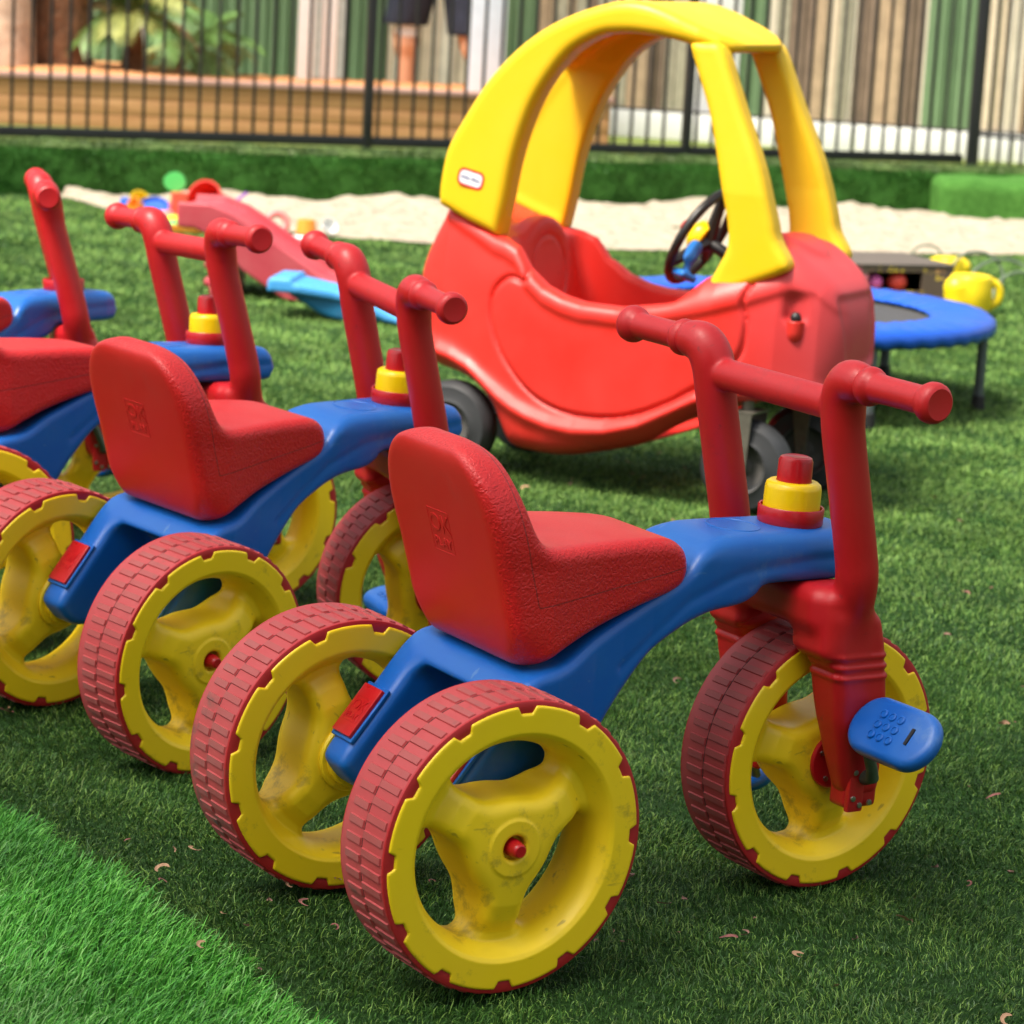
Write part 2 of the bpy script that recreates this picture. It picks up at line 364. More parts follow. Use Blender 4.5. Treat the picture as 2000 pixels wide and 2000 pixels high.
# sand strip boundaries as functions of x
def sand_near(x): return np.interp(x, [-2.6, -1.75, -1.54, -1.1, -.68, -.3, .13, 1.0, 1.83, 3.5, 9], [11.0, 11.10, 10.73, 10.32, 10.16, 10.15, 10.27, 10.52, 10.91, 11.7, 14])
def sand_far(x): return 11.15 + (x + 2.01) * .408 + .05 * np.sin(x * 2.1) - .02 * np.sin(x * 5.3)
xs = np.concatenate([np.linspace(-150, -8, 14), np.linspace(-7.5, 7.5, 101), np.linspace(8, 150, 14)])
ys = np.concatenate([np.linspace(-150, -2, 12), np.linspace(-1.5, 15, 120), np.linspace(16, 200, 16)])
g = grid_obj('ground', xs, ys, lambda X, Y: ground_z(X, Y) - .004, M_turf); g['kind'] = 'structure'

# turf blades
def blades(name, mat_list, px, py, hgt, wid, lean_dir, lean_amt, curl, zoff=0, seg=2, seed=1, mi=None):
    rg = np.random.default_rng(seed); n = len(px); pz = ground_z(px, py) + zoff - .003
    h = hgt * rg.uniform(.55, 1.25, n); w_ = wid * rg.uniform(.7, 1.3, n)
    ang = lean_dir + rg.normal(0, 1, n) * curl; la = np.clip(lean_amt + rg.normal(0, .28, n), .05, 1.45)
    fa = rg.uniform(0, 2 * math.pi, n); sx, sy = np.cos(fa) * w_ / 2, np.sin(fa) * w_ / 2
    dx, dy = np.cos(ang), np.sin(ang); bend = rg.uniform(.2, .9, n); tw = rg.normal(0, .5, n)
    rows = []
    x, y, z = px.copy(), py.copy(), pz.copy(); th = la * .4
    for k in range(seg + 1):
        taper = 1 - .35 * (k / seg)
        if k < seg:
            rows.append(np.stack([x - sx * taper, y - sy * taper, z], 1)); rows.append(np.stack([x + sx * taper, y + sy * taper, z], 1))
        else: rows.append(np.stack([x, y, z], 1))
        st = h / seg; cx, cy = np.cos(ang + tw * k), np.sin(ang + tw * k)
        x = x + cx * np.sin(th) * st; y = y + cy * np.sin(th) * st; z = z + np.cos(th) * st; th = th + bend * (la + .3)
        th = np.minimum(th, 1.9)
    nv = 2 * seg + 1; V = np.stack(rows, 1).reshape(-1, 3); base = np.arange(n) * nv
    me = bpy.data.meshes.new(name); quads = []
    for k in range(seg - 1): quads.append(np.stack([base + 2 * k, base + 2 * k + 1, base + 2 * k + 3, base + 2 * k + 2], 1))
    Q = np.concatenate(quads) if quads else np.zeros((0, 4), int); T = np.stack([base + 2 * seg - 2, base + 2 * seg - 1, base + 2 * seg], 1)
    li = np.concatenate([Q.ravel(), T.ravel()]).astype(np.int32)
    ls = np.concatenate([np.arange(len(Q)) * 4, len(Q) * 4 + np.arange(len(T)) * 3]).astype(np.int32)
    me.vertices.add(len(V)); me.vertices.foreach_set('co', V.astype(np.float32).ravel())
    me.loops.add(len(li)); me.loops.foreach_set('vertex_index', li); me.polygons.add(len(ls)); me.polygons.foreach_set('loop_start', ls)
    mi_b = mi if mi is not None else rg.integers(0, len(mat_list), n)
    pm = np.concatenate([np.tile(mi_b, seg - 1), mi_b]).astype(np.int32); me.polygons.foreach_set('material_index', pm)
    me.polygons.foreach_set('use_smooth', np.ones(len(ls), bool))
    me.update(calc_edges=True)
    for m in mat_list: me.materials.append(m)
    return link(bpy.data.objects.new(name, me))
def mk_blade(name, col, rough=.45, spec=.4):
    m, nt, b = nmat(name); n = noise(nt, 3.5, 3); lo = tuple(c * .75 for c in col); hi = tuple(min(1, c * 1.25) for c in col)
    r = ramp(nt, n.outputs[0], [(.35, lo), (.65, hi)]); nt.links.new(r.outputs[0], b.inputs['Base Color'])
    b.inputs['Roughness'].default_value = rough; b.inputs['Specular IOR Level'].default_value = spec
    b.inputs['Transmission Weight'].default_value = 0
    return m
MB_ = [mk_blade('blade_dark', (.022, .070, .010), .5, .25), mk_blade('blade_mid', (.050, .135, .020), .5, .25), mk_blade('blade_light', (.17, .30, .055), .5, .3), mk_blade('blade_straw', (.13, .20, .05), .6), mk_blade('blade_blue', (.07, .15, .05), .5, .4), mk_blade('blade_sunlit', (.105, .215, .045), .65, .2), mk_blade('blade_sunlit_pale', (.18, .30, .07), .65, .2)]  # last two: sunlight painted into the far blades, same turf
MR_ = [mk_blade('rug_dark', (.035, .19, .018)), mk_blade('rug_mid', (.080, .33, .035)), mk_blade('rug_light', (.13, .40, .055), .5, .3), mk_blade('rug_pale', (.20, .42, .12), .5, .3)]
rg = np.random.default_rng(5)
RUG = np.array([(-.19, 2.66), (-.58, 3.28)]); rdir = (RUG[1] - RUG[0]) / np.linalg.norm(RUG[1] - RUG[0])
def rug_side(x, y):     # >0 on the rug
    wob = .006 * np.sin(y * 30) + .004 * np.sin(y * 71 + 1)
    return -((x - RUG[0][0]) * rdir[1] * -1 + (y - RUG[0][1]) * rdir[0]) * -1 + 0 * x if False else ((RUG[0][0] - x) * rdir[1] + (y - RUG[0][1]) * rdir[0]) + wob
def half(y): return .19 * y + .06    # half of the visible width grows with distance
zones = [(2.35, 4.3, .55, 85000, .0118, .00105), (4.3, 6.0, .6, 40000, .0125, .0015), (6.0, 8.2, .7, 18000, .0135, .0024), (8.2, 11.2, .8, 9000, .0145, .0036)]
gx, gy, gh, gw_ = [], [], [], []
for y0, y1, ext, dens, hh, ww in zones:
    hwid = .19 * y1 + ext; n = int(2 * hwid * (y1 - y0) * dens)
    if n > 260000: pass
    x = rg.uniform(-hwid, hwid, n); y = rg.uniform(y0, y1, n)
    keep = (np.abs(x) < .19 * y + ext) & (y < sand_near(x) + rg.normal(0, .02, n))
    # thin out what lies far outside the view
    keep &= (np.abs(x) < .19 * y + .15) | (rg.uniform(0, 1, n) < .5)
    keep &= rug_side(x, y) < .004
    x, y = x[keep], y[keep]; gx.append(x); gy.append(y); gh.append(np.full(len(x), hh)); gw_.append(np.full(len(x), ww))
gx, gy, gh, gw_ = map(np.concatenate, (gx, gy, gh, gw_))
# patches of combing direction and tone
flow = np.sin(gx * 5.1 + gy * 2.2) * 1.2 + np.sin(gy * 7.3 - gx * 3.1) * 1.0 + np.sin(gx * 19 + gy * 23) * .8
tone = .5 + .25 * np.sin(gx * 8.3 + 1.3 * np.sin(gy * 6)) + .2 * np.sin(gy * 11 + gx * 5)
u = rg.uniform(0, 1, len(gx)) + (tone - .5) * .25
fy = np.clip((gy - 3.9) / 2.2, 0, 1) * .30; mi = np.select([u < .36 - fy, u < .70 - fy, u < .92 - fy * .2, u < .97], [0, 1, 2, 3], 4)  # lighter mix with distance: open sunlight put into the blade colours
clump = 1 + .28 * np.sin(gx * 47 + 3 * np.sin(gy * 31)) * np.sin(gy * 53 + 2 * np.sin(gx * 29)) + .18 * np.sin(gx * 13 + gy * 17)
gh = gh * clump * np.where(rg.uniform(0, 1, len(gh)) < .05, 1.7, 1.0); far_ = rg.uniform(0, 1, len(mi)) < np.clip((gy - 3.9) / 2.6, 0, .85); mi = np.where(far_ & (mi > 0), rg.integers(5, 7, len(mi)), mi); mi = np.where((clump < .88) & (mi > 0) & (rg.uniform(0, 1, len(mi)) < .6), 0, mi)  # far blades take the tones with painted-in sunlight
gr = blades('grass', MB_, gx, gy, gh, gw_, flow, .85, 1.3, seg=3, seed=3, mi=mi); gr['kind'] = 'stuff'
# brighter, longer turf laid over the corner
n = 170000; x = rg.uniform(-1.5, .05, n); y = rg.uniform(2.2, 3.5, n); s_ = rug_side(x, y); ok = (s_ > 0) & (s_ < .62); x, y, s_ = x[ok], y[ok], s_[ok]
u = rg.uniform(0, 1, len(x)) + .12 * np.sin(x * 21 + y * 9); mi = np.select([u < .25, u < .62, u < .90], [0, 1, 2], 3)
rgobj = blades('laid_turf', MR_, x, y, np.full(len(x), .026), np.full(len(x), .0014), R(28) + .35 * np.sin(x * 9 + y * 5), .75, .38, zoff=.008, seg=3, seed=9, mi=mi); rgobj['kind'] = 'stuff'
P_ = [(RUG[0][0] + rdir[0] * t - rdir[1] * s, RUG[0][1] + rdir[1] * t + rdir[0] * s) for t, s in ((-.8, .0), (.95, .0), (.95, .65), (-.8, .65))]
def slab(bm):
    vs = [bm.verts.new((p[0], p[1], float(ground_z(p[0], p[1])) + .009)) for p in P_]; vb = [bm.verts.new((p[0], p[1], -.03)) for p in P_]
    bm.faces.new(vs); [bm.faces.new((vs[i], vb[i], vb[(i + 1) % 4], vs[(i + 1) % 4])) for i in range(4)]
me = bm_mesh('path', slab); me.materials.append(mk_turf('laid_backing', (.015, .06, .01), (.03, .12, .018), (.05, .17, .03), 60)); o = new('turf_base', me); o['kind'] = 'structure'

# sand
ms, nt, b = nmat('sand'); n1 = noise(nt, 18, 8, .7); r = ramp(nt, n1.outputs[0], [(.3, (.28, .22, .16)), (.50, (.50, .43, .33)), (.8, (.58, .51, .41))])
nt.links.new(r.outputs[0], b.inputs['Base Color']); b.inputs['Roughness'].default_value = .95; b.inputs['Specular IOR Level'].default_value = .1
bp = N(nt, 'ShaderNodeBump'); bp.inputs['Strength'].default_value = .7; bp.inputs['Distance'].default_value = .05; nt.links.new(n1.outputs[0], bp.inputs['Height']); nt.links.new(bp.outputs[0], b.inputs['Normal'])
tx = np.linspace(-1.78, 6, 180); tt = np.linspace(0, 1, 26); X, T_ = np.meshgrid(tx, tt, indexing='ij'); nr = sand_near(X) + .015 * np.sin(X * 23) * np.sin(X * 9.1); fr_ = sand_far(X)
Y = nr + (fr_ - nr) * T_ + .03 * T_; Z = ground_z(X, Y) + .004 + .014 * T_**1.5 + .012 * np.sin(X * 6 + Y * 9) * T_ + (.010 * np.sin(X * 31 + 3 * np.sin(Y * 11)) * np.sin(Y * 27 + 2 * np.sin(X * 13)) + .006 * np.sin(X * 57) * np.sin(Y * 43)) * np.clip(T_ * 4, 0, 1) + .008 * np.sin(X * 15 - Y * 12) * T_
V = np.stack([X, Y, Z], -1).reshape(-1, 3); ny = len(tt); i, j = np.meshgrid(np.arange(len(tx) - 1), np.arange(ny - 1), indexing='ij'); a_ = (i * ny + j).ravel()
me = mesh_np('sand', V, np.stack([a_, a_ + ny, a_ + ny + 1, a_ + 1], 1)); me.materials.append(ms); o = link(bpy.data.objects.new('sand', me)); o['kind'] = 'structure'

# turf-faced bank, upper terrace
tx = np.linspace(-6, 9, 260); prof = [(0, -.05), (.01, .06), (.03, .13), (.06, .158), (.11, .165), (.40, .170), (.55, .168)]
def strip(name, prof, mat, jit=.006, xr=(-6, 9)):
    tx = np.linspace(*xr, 260); V = []
    for x in tx:
        for k, (dy, z) in enumerate(prof): V.append((x, float(sand_far(x)) + dy + jit * math.sin(x * 31 + k * 2), z + jit * math.sin(x * 17 + k)))
    n = len(prof); i, j = np.meshgrid(np.arange(len(tx) - 1), np.arange(n - 1), indexing='ij'); a_ = (i * n + j).ravel()
    me = mesh_np(name, np.array(V), np.stack([a_, a_ + n, a_ + n + 1, a_ + 1], 1)); me.materials.append(mat); o = link(bpy.data.objects.new(name, me)); o['kind'] = 'structure'; return o
strip('grass_bank', prof[:5], M_bank, .005)
strip('rough_grass_verge', [(.105, .163), (.16, .180), (.30, .176), (.55, .172)], M_strip, .01)
me = bm_mesh('lawn', lambda bm: bm.faces.new([bm.verts.new(p) for p in ((-12, 6.9, .16), (12, 16.7, .16), (12, 60, .16), (-12, 60, .16))])); 
o = grid_obj('lawn', np.linspace(-14, 16, 40), np.linspace(0, 1, 12), lambda X, Y: 0 * X + .162, M_lawn)
co = np.empty(len(o.data.vertices) * 3, np.float32); o.data.vertices.foreach_get('co', co); co = co.reshape(-1, 3)
co[:, 1] = 11.15 + (co[:, 0] + 2.01) * .408 + .45 + co[:, 1] * 40; o.data.vertices.foreach_set('co', co.ravel()); o['kind'] = 'structure'
# turf fuzz on the bank face (short blades)
n = 60000; x = rg.uniform(-2.9, 3.2, n); t = rg.uniform(0, 1, n); yb = sand_far(x); dy = np.interp(t, [0, .6, .8, 1], [0, .03, .06, .12]); zz = np.interp(t, [0, .6, .8, 1], [-.01, .13, .158, .166])
MBk = [mk_blade('bank_dark', (.025, .11, .015)), mk_blade('bank_mid', (.045, .17, .025)), mk_blade('bank_light', (.08, .23, .04))]
_gz = ground_z; ground_z_saved = ground_z
def ground_z(x, y): return zz
bk = blades('bank_grass', MBk, x, yb + dy, np.full(n, .020), np.full(n, .005), np.full(n, R(-110)), .9, .6, seg=2, seed=12); bk['kind'] = 'stuff'
n = 16000; x = rg.uniform(-2.9, 3.2, n); yv = rg.uniform(.10, .42, n); zz = np.interp(yv, [.1, .16, .42], [.163, .178, .174])
MVg = [mk_blade('verge_a', (.10, .17, .05)), mk_blade('verge_b', (.17, .23, .09)), mk_blade('verge_c', (.05, .10, .03))]
vg = blades('verge_grass', MVg, x, sand_far(x) + yv, np.full(n, .022), np.full(n, .006), np.full(n, R(-90)), .7, 1.2, seg=2, seed=13); vg['kind'] = 'stuff'
ground_z = ground_z_saved

# raised turf step at the right
def f_step(x, y, z): 
    return smax(rbox(x, y, z, (2.75, 12.85, .06), (1.02, .42, .105), .05), -1, .01) + .006 * np.sin(x * 21) * np.sin(y * 17)
me = sdf_mesh('turf_step', f_step, (1.65, 12.35, -.08), (3.85, 13.35, .22), .02); me.materials.append(mk_turf('step_turf', (.035, .12, .02), (.065, .19, .035), (.10, .26, .055), 35)); o = new('turf_step', me); o['kind'] = 'structure'
# ================================================================== tricycle meshes
def f_wheel(x, y, z):      # axle along y, centre at origin
    r = np.sqrt(x * x + z * z) + 1e-9; th = np.arctan2(z, x)
    W = np.interp(r, [0, .0285, .0300, .0335, .060, .077, .091, .100, .107, .1125, .1165, .16],
                  [.0430, .0430, .0412, .0410, .0385, .0330, .0235, .0235, .0330, .0405, .0432, .0434])
    face = np.abs(y) - W
    nk = np.mod(th + math.pi / 12, math.pi / 6) - math.pi / 12; arc = np.abs(nk) * .140
    notch = np.clip((.0105 - arc) / .004, 0, 1); Rm = .1440 - .0078 * notch
    edge = r - Rm
    d = smax(face * .8, edge, .003)
    dmin = None
    for k in range(3):
        a_ = R(270 + 120 * k); cx, cz = math.cos(a_), math.sin(a_)
        al = x * cx + z * cz; ac = np.abs(-x * cz + z * cx); ww = .0235 + .011 * np.clip((al - .075) / .03, 0, 1)**2
        q = np.where(al > 0, ac - ww, 1.0); dmin = q if dmin is None else np.minimum(dmin, q)
    hole = smax(smax(.0485 - r, r - .1010, .012), -dmin, .020)
    d = smax(d, -hole, .014)
    bore = np.maximum(r - .0125, .030 - np.abs(y)); d = smax(d, -bore, .004)
    return d
me_wheel = sdf_mesh('wheel', f_wheel, (-.150, -.049, -.150), (.150, .049, .150), .002)
me_wheel.materials.append(M_yel)
def tyre_mesh():
    prof = [(.1305, -.0400), (.1385, -.0414), (.1462, -.0414), (.1478, -.0405), (.1482, -.0385), (.1482, -.0007), (.1462, -.0003), (.1462, .0003), (.1482, .0007), (.1482, .0385), (.1478, .0405), (.1462, .0414), (.1385, .0414), (.1305, .0400)]
    me = lathe('tyre', prof, 120, axis='y')
    bm = bmesh.new(); bm.from_mesh(me)
    n = 54
    for k in range(n):
        for row, (y0, y1, off) in enumerate(((-.0372, -.0012, 0), (.0012, .0285, .5))):
            a_ = 2 * math.pi * (k + off) / n; ha = .0044 / .1482
            vs = []
            for rr, ins in ((.1476, 0), (.1499, .0009)):
                for aa, yy in ((-ha, y0), (ha, y0), (ha, y1), (-ha, y1)):
                    a2 = a_ + aa * (1 - ins / .0044); yv = yy + (ins if yy == y0 else -ins)
                    vs.append(bm.verts.new((rr * math.cos(a2), yv, rr * math.sin(a2))))
            for q in ((4, 5, 6, 7), (0, 1, 5, 4), (1, 2, 6, 5), (2, 3, 7, 6), (3, 0, 4, 7)):
                f = bm.faces.new([vs[i] for i in q]); f.material_index = 1 if q == (4, 5, 6, 7) else 0; f.smooth = False
            c = Vector((math.cos(a_), 0, math.sin(a_)))
    bm.normal_update()
    for f in bm.faces:
        if f.smooth and abs(f.calc_center_median().y) > .0392: f.material_index = 2
        if f.smooth and abs(f.calc_center_median().y) < .0006: f.material_index = 3
        if not f.smooth:
            c = f.calc_center_median(); rad = Vector((c.x, 0, c.z)).normalized()
            if abs(f.normal.dot(rad)) > .5 and f.normal.dot(rad) < 0: f.normal_flip()
    bm.to_mesh(me); bm.free(); me.materials.append(M_tyre); me.materials.append(M_tyreb); me.materials.append(M_tyres); me.materials.append(M_grime); return me
me_tyre = tyre_mesh()
me_cap = lathe('axle_cap', [(0, 0), (.0088, 0), (.0092, .010), (.0078, .018), (.0070, .0215), (.0055, .0228), (0, .0228)], 24)
me_cap.materials.append(M_capred)
me_collar = lathe('hub_collar', [(0, 0), (.037, 0), (.038, .004), (.036, .007), (.031, .0075), (.031, .016), (.029, .018), (0, .018)], 36); me_collar.materials.append(M_yel)

# body: side outline x,z
BO = spline([(.558, .380), (.549, .401), (.530, .4105), (.46, .413), (.36, .4125), (.325, .408), (.303, .397), (.282, .376), (.225, .350), (.160, .322), (.115, .300), (.070, .292),
             (.046, .272), (.018, .236), (-.012, .197), (-.036, .164), (-.033, .147), (-.010, .127), (.030, .126), (.075, .140), (.125, .168), (.165, .207), (.196, .246), (.238, .291), (.276, .314), (.318, .330), (.366, .337), (.386, .346), (.402, .357), (.47, .358), (.540, .359), (.552, .366)], 4)
CAV = [(-.09, .09), (.085, .09), (.112, .15), (.112, .235), (.098, .262), (.070, .266), (.048, .262), (-.09, .262)]
def f_body(x, y, z):
    d2 = poly(x, z, BO)
    wv = np.interp(x, [-.05, .05, .10, .16, .24, .29, .33, .45, .52, .58], [.119, .117, .108, .086, .066, .059, .056, .056, .052, .040])
    # flattened shoulders: narrower near the top of the spine
    wv = wv - .010 * np.clip((z - .385) / .028, 0, 1)**2 + .004 * np.sin(np.clip((x - .2) / .18, 0, 1) * math.pi)
    d = smax(d2, (np.abs(y) - wv) * .9, .013)
    c2 = poly(x, z, CAV); cav = smax(c2, np.abs(y) - .071, .022)
    d = smax(d, -cav, .014)
    # shallow flute along the side of the arm
    fl = pline(x, z, [(.20, .285), (.29, .348), (.36, .372), (.46, .384), (.55, .384)])
    d = d + .0013 * np.exp(-(fl / .006)**2) * (np.abs(y) > .03)
    return d
me_body = sdf_mesh('frame', f_body, (-.05, -.13, .11), (.592, .13, .425), .0028)
me_body = join('frame', [(me_body, None, M_blue)] + [(bm_mesh('t', lambda bm: add_tube(bm, [(.385 + .027 * math.cos(a_), .033 * math.sin(a_), .4128) for a_ in np.linspace(0, 2 * math.pi, 49)], .0011, 6, False)), None, M_blue)])

# seat
SO = spline([(.058, .303), (.046, .330), (.030, .38), (.006, .45), (-.010, .500), (-.006, .517), (.012, .523), (.032, .510), (.046, .478), (.066, .436), (.088, .4215), (.14, .4205), (.20, .4200), (.252, .4165), (.276, .407), (.286, .392), (.286, .374), (.272, .360), (.22, .348), (.16, .331), (.115, .313), (.088, .300), (.070, .297)], 5)
def f_seat(x, y, z):
    d2 = poly(x, z, SO)
    ws = np.interp(x, [.02, .09, .16, .24, .29], [.106, .104, .090, .075, .062])
    back = np.clip((z - .40) / .02, 0, 1) * np.clip((.10 - x) / .03, 0, 1)
    zz = np.maximum(z - .425, 0); wb = .106 * np.sqrt(np.clip(1 - (zz / .104)**2.6, 0, 1)) + .001
    low = np.clip((.345 - z) / .055, 0, 1)**2 * .030 * np.clip((.10 - x) / .05, 0, 1)
    wv = ws * (1 - back) + wb * back - low
    d = smax(d2, (np.abs(y) - wv) * .8, .016)
    # mould seam
    sm = pline(x, z, [(.262, .366), (.30, .366)]) if False else 0
    return d
me_seat = sdf_mesh('seat', f_seat, (-.03, -.12, .262), (.335, .12, .54), .0026)
def seat_attr(me):
    n = len(me.vertices); co = np.empty(n * 3, np.float32); me.vertices.foreach_get('co', co); x, y, z = co.reshape(-1, 3).T
    no = np.empty(n * 3, np.float32); me.vertices.foreach_get('normal', no); nx, ny, nz = no.reshape(-1, 3).T
    flat_back = np.clip((.98 - np.abs(ny) * 1.6 + (-nx - .9) * 2), 0, 1) * (nx < -.55) * (np.abs(ny) < .42) * (nz < .55)
    flat_top = (nz > .93) * (x > .085)
    t = np.clip(1 - flat_back - .75 * flat_top, .04, 1).astype(np.float32)
    def sd(p, q): 
        ex, ez = q[0] - p[0], q[1] - p[1]; L = math.hypot(ex, ez); t = ((x - p[0]) * ex + (z - p[1]) * ez) / L; dd = ((x - p[0]) * -ez + (z - p[1]) * ex) / L
        return np.where((t > 0) & (t < L), dd, 9.)
    f1 = sd((.071, .362), (.30, .388)); f2 = sd((.016, .53), (.071, .362)); se = np.where(np.abs(f1) < np.abs(f2), f1, f2); se = np.where(np.abs(se) > .5, .05, se)
    b_ = me.attributes.new('seam', 'FLOAT', 'POINT'); b_.data.foreach_set('value', se.astype(np.float32))
    a_ = me.attributes.new('tex', 'FLOAT', 'POINT'); a_.data.foreach_set('value', t)
seat_attr(me_seat); me_seat.materials.append(M_seat)
def emblem(scale=1.0, mat=M_seat, h=.0007):
    """embossed plate mark: framed two-line lettering, lies in the XY plane, +Z out"""
    def fr(bm):
        for a_, b_ in (((-.020, -.0235), (.020, -.0235)), ((-.020, .0235), (.020, .0235)), ((-.020, -.0235), (-.020, .0235)), ((.020, -.0235), (.020, .0235))):
            add_tube(bm, [(*a_, 0), (*b_, 0)], .0005, 6)
    t1 = text_mesh('t1', 'OK', .027, h); t2 = text_mesh('t2', 'PLAY', .0148, h)
    f = bm_mesh('fr', fr)
    return join('emblem', [(f, Matrix.Scale(scale, 4), mat), (t1, Matrix.Scale(scale, 4) @ TR(0, .0075, 0), mat), (t2, Matrix.Scale(scale, 4) @ TR(0, -.0135, 0), mat)])
me_emb = emblem()

FK = [(.4165, .147, .5925, .0178), (.4172, .139, .5930, .0215), (.4195, .124, .5900, .0236), (.4230, .1135, .5760, .0242), (.4270, .1100, .5560, .0238), (.4320, .1092, .530, .0230), (.4500, .1092, .464, .0228), (.4660, .1092, .405, .0230), (.4725, .1085, .375, .0232), (.4775, .1010, .350, .0235), (.4805, .0905, .328, .0240)]
_f = spline(FK, 5, False); FKP = [q[:3] for q in _f]; FKR = [q[3] for q in _f]
def tubed(x, y, z, P, Rr):
    d = None
    for a_, b_, ra, rb in zip(P[:-1], P[1:], Rr[:-1], Rr[1:]):
        q = cap(x, y, z, a_, b_, ra, rb); d = q if d is None else np.minimum(d, q)
    return d
# handlebar with fork (blow-moulded in one piece)
def f_fork(x, y, z):
    ya = np.abs(y)
    d = tubed(x, ya, z, FKP, FKR)
    d = smin(d, cap(x, ya, z, (.426, 0, .562), (.426, .11, .562), .0175), .004)
    # shoulder bridge above the wheel
    br = rbox(x, ya, z, (.470, .030, .333), (.034, .062, .024), .016)
    d = smin(d, br, .012)
    lobe = rbox(x, ya, z, (.474, .074, .318), (.031, .033, .038), .013); d = smin(d, lobe, .012)
    # legs
    t = np.clip((.335 - z) / .21, 0, 1); cxl = np.interp(z, [.12, .16, .22, .28, .34], [.531, .520, .506, .494, .482]); cyl = np.interp(z, [.11, .20, .30, .34], [.079, .083, .084, .086])
    hx = np.interp(z, [.11, .16, .21, .26, .30, .35], [.023, .030, .0355, .0370, .0365, .031]); hy = np.interp(z, [.11, .17, .24, .30, .35], [.015, .021, .0275, .028, .025])
    for zr in (.262, .274, .286): hx = hx + .0016 * np.exp(-((z - zr) / .0028)**2); hy = hy + .0016 * np.exp(-((z - zr) / .0028)**2)
    hx = hx - .0012 * np.exp(-((z - .268) / .002)**2) - .0012 * np.exp(-((z - .280) / .002)**2)
    r_ = .014; qx = np.abs(x - cxl) - hx + r_; qy = np.abs(ya - cyl) - hy + r_
    leg = np.sqrt(np.maximum(qx, 0)**2 + np.maximum(qy, 0)**2) + np.minimum(np.maximum(qx, qy), 0) - r_
    leg = smax(leg * .9, np.abs(z - .227) - .107, .014)
    d = smin(d, leg, .010)
    rw = np.sqrt((x - HL)**2 + (z - HR)**2); clear = np.maximum(rw - .158, ya - .0505); d = smax(d, -clear, .006)
    return d
me_fork = sdf_mesh('handlebar', f_fork, (.385, -.185, .105), (.575, .185, .635), .0028)
me_fork.materials.append(M_bar)
me_grip = lathe('grip', [(0, -.006), (.0165, -.006), (.0185, -.004), (.0208, .001), (.0208, .005), (.0192, .0095), (.0165, .012), (.0158, .016), (.0150, .030), (.0150, .082), (.0158, .086), (.0190, .0895), (.0212, .0945), (.0216, .0995), (.0206, .1045), (.0184, .1078), (.0160, .1092), (.0150, .1090), (0, .1094)], 36)
me_grip.materials.append(M_bar)
# horn button
me_hb = lathe('horn_base', [(0, 0), (.0345, 0), (.0362, .003), (.0366, .019), (.0355, .0205), (.0340, .0200), (.0335, .012), (0, .012)], 48); me_hb.materials.append(M_capred)
me_hy = lathe('horn_cup', [(0, .010), (.0315, .010), (.0312, .040), (.0300, .0450), (.0265, .0478), (.0200, .0480), (.0195, .0455), (0, .0455)], 48); me_hy.materials.append(M_capyel)
me_hk = lathe('horn_button', [(.0193, .044), (.0190, .0700), (.0172, .0740), (.0135, .0755), (.0125, .0748), (0, .0748)], 40); me_hk.materials.append(M_capred)
# axle plate, bracket, crank, pedal (right-hand versions, mirrored by rotation)
def f_plate():
    a_ = lathe('p', [(0, 0), (.0315, 0), (.0315, .003), (.030, .0045), (0, .0045)], 40)
    items = [(a_, None, M_capred)]
    for k in range(4):
        t = R(45 + 90 * k); items.append((lathe('s', [(0, .0045), (.0032, .0045), (.0030, .0064), (0, .0068)], 12), TR(.022 * math.cos(t), .022 * math.sin(t), 0), M_steel))
    return join('hub_plate', items)
me_plate = f_plate()
def bracket():
    b1 = bm_mesh('b', lambda bm: add_box(bm, (0, 0, 0), (.046, .030, .052)), .007, 3)
    b2 = bm_mesh('b2', lambda bm: add_box(bm, (-.013, -.017, .002), (.022, .008, .060)), .003, 2)
    items = [(b1, None, M_capred), (b2, None, M_capred)]
    for dx, dz in ((-.018, .018), (-.008, -.020), (.006, -.018), (-.018, -.012)):
        items.append((lathe('s', [(0, 0), (.0035, 0), (.0032, .002), (0, .0026)], 12), TR(dx, -.0205, dz) @ Matrix.Rotation(R(90), 4, 'X'), M_steel))
    return join('axle_bracket', items)
me_brk = bracket()
ANG = R(112)   # crank direction, from +x towards +z
def crank_mesh():
    L = .076; dx, dz = L * math.cos(ANG), L * math.sin(ANG)
    return bm_mesh('crank', lambda bm: add_tube(bm, [(0, .02, 0), (0, -.014, 0), (.0 + dx * .05, -.024, dz * .05), (dx * .2, -.027, dz * .2), (dx * .9, -.027, dz * .9), (dx, -.030, dz), (dx, -.04, dz), (dx, -.12, dz)], [.0085, .0085, .0080, .0065, .0065, .0065, .0055, .0055], 14))
me_crank = crank_mesh(); me_crank.materials.append(M_crank)
def f_pedal(x, y, z):      # long axis along y, slab normal along z
    qx = np.abs(x); qy = np.maximum(np.abs(y) - .030, 0)
    r2_ = np.sqrt(qx**2 * .95 + qy**2) - .034
    th = .0135 - .004 * np.clip(np.sqrt(x * x + y * y) / .06, 0, 1)**2
    return smax(r2_, (np.abs(z) - th), .010)
me_pedalb = sdf_mesh('pedal', f_pedal, (-.045, -.075, -.022), (.045, .075, .022), .002)
def studs():
    items = [(me_pedalb, None, M_pedal)]
    st = lathe('s', [(0, 0), (.0052, 0), (.0052, .0012), (.0045, .0020), (.0034, .0022), (.0032, .0014), (0, .0014)], 18)
    for i in range(3):
        for j in range(3):
            for s_ in (1, -1): items.append((st, Matrix.Rotation(0 if s_ > 0 else math.pi, 4, 'X') @ TR(-.013 + .013 * i, -.010 + .0135 * j, .0130), M_pedal))
    sl = bm_mesh('slot', lambda bm: add_box(bm, (0, -.033, .0122), (.020, .0042, .0030)))
    items.append((sl, None, M_black)); return join('pedal', items)
me_pedal = studs()
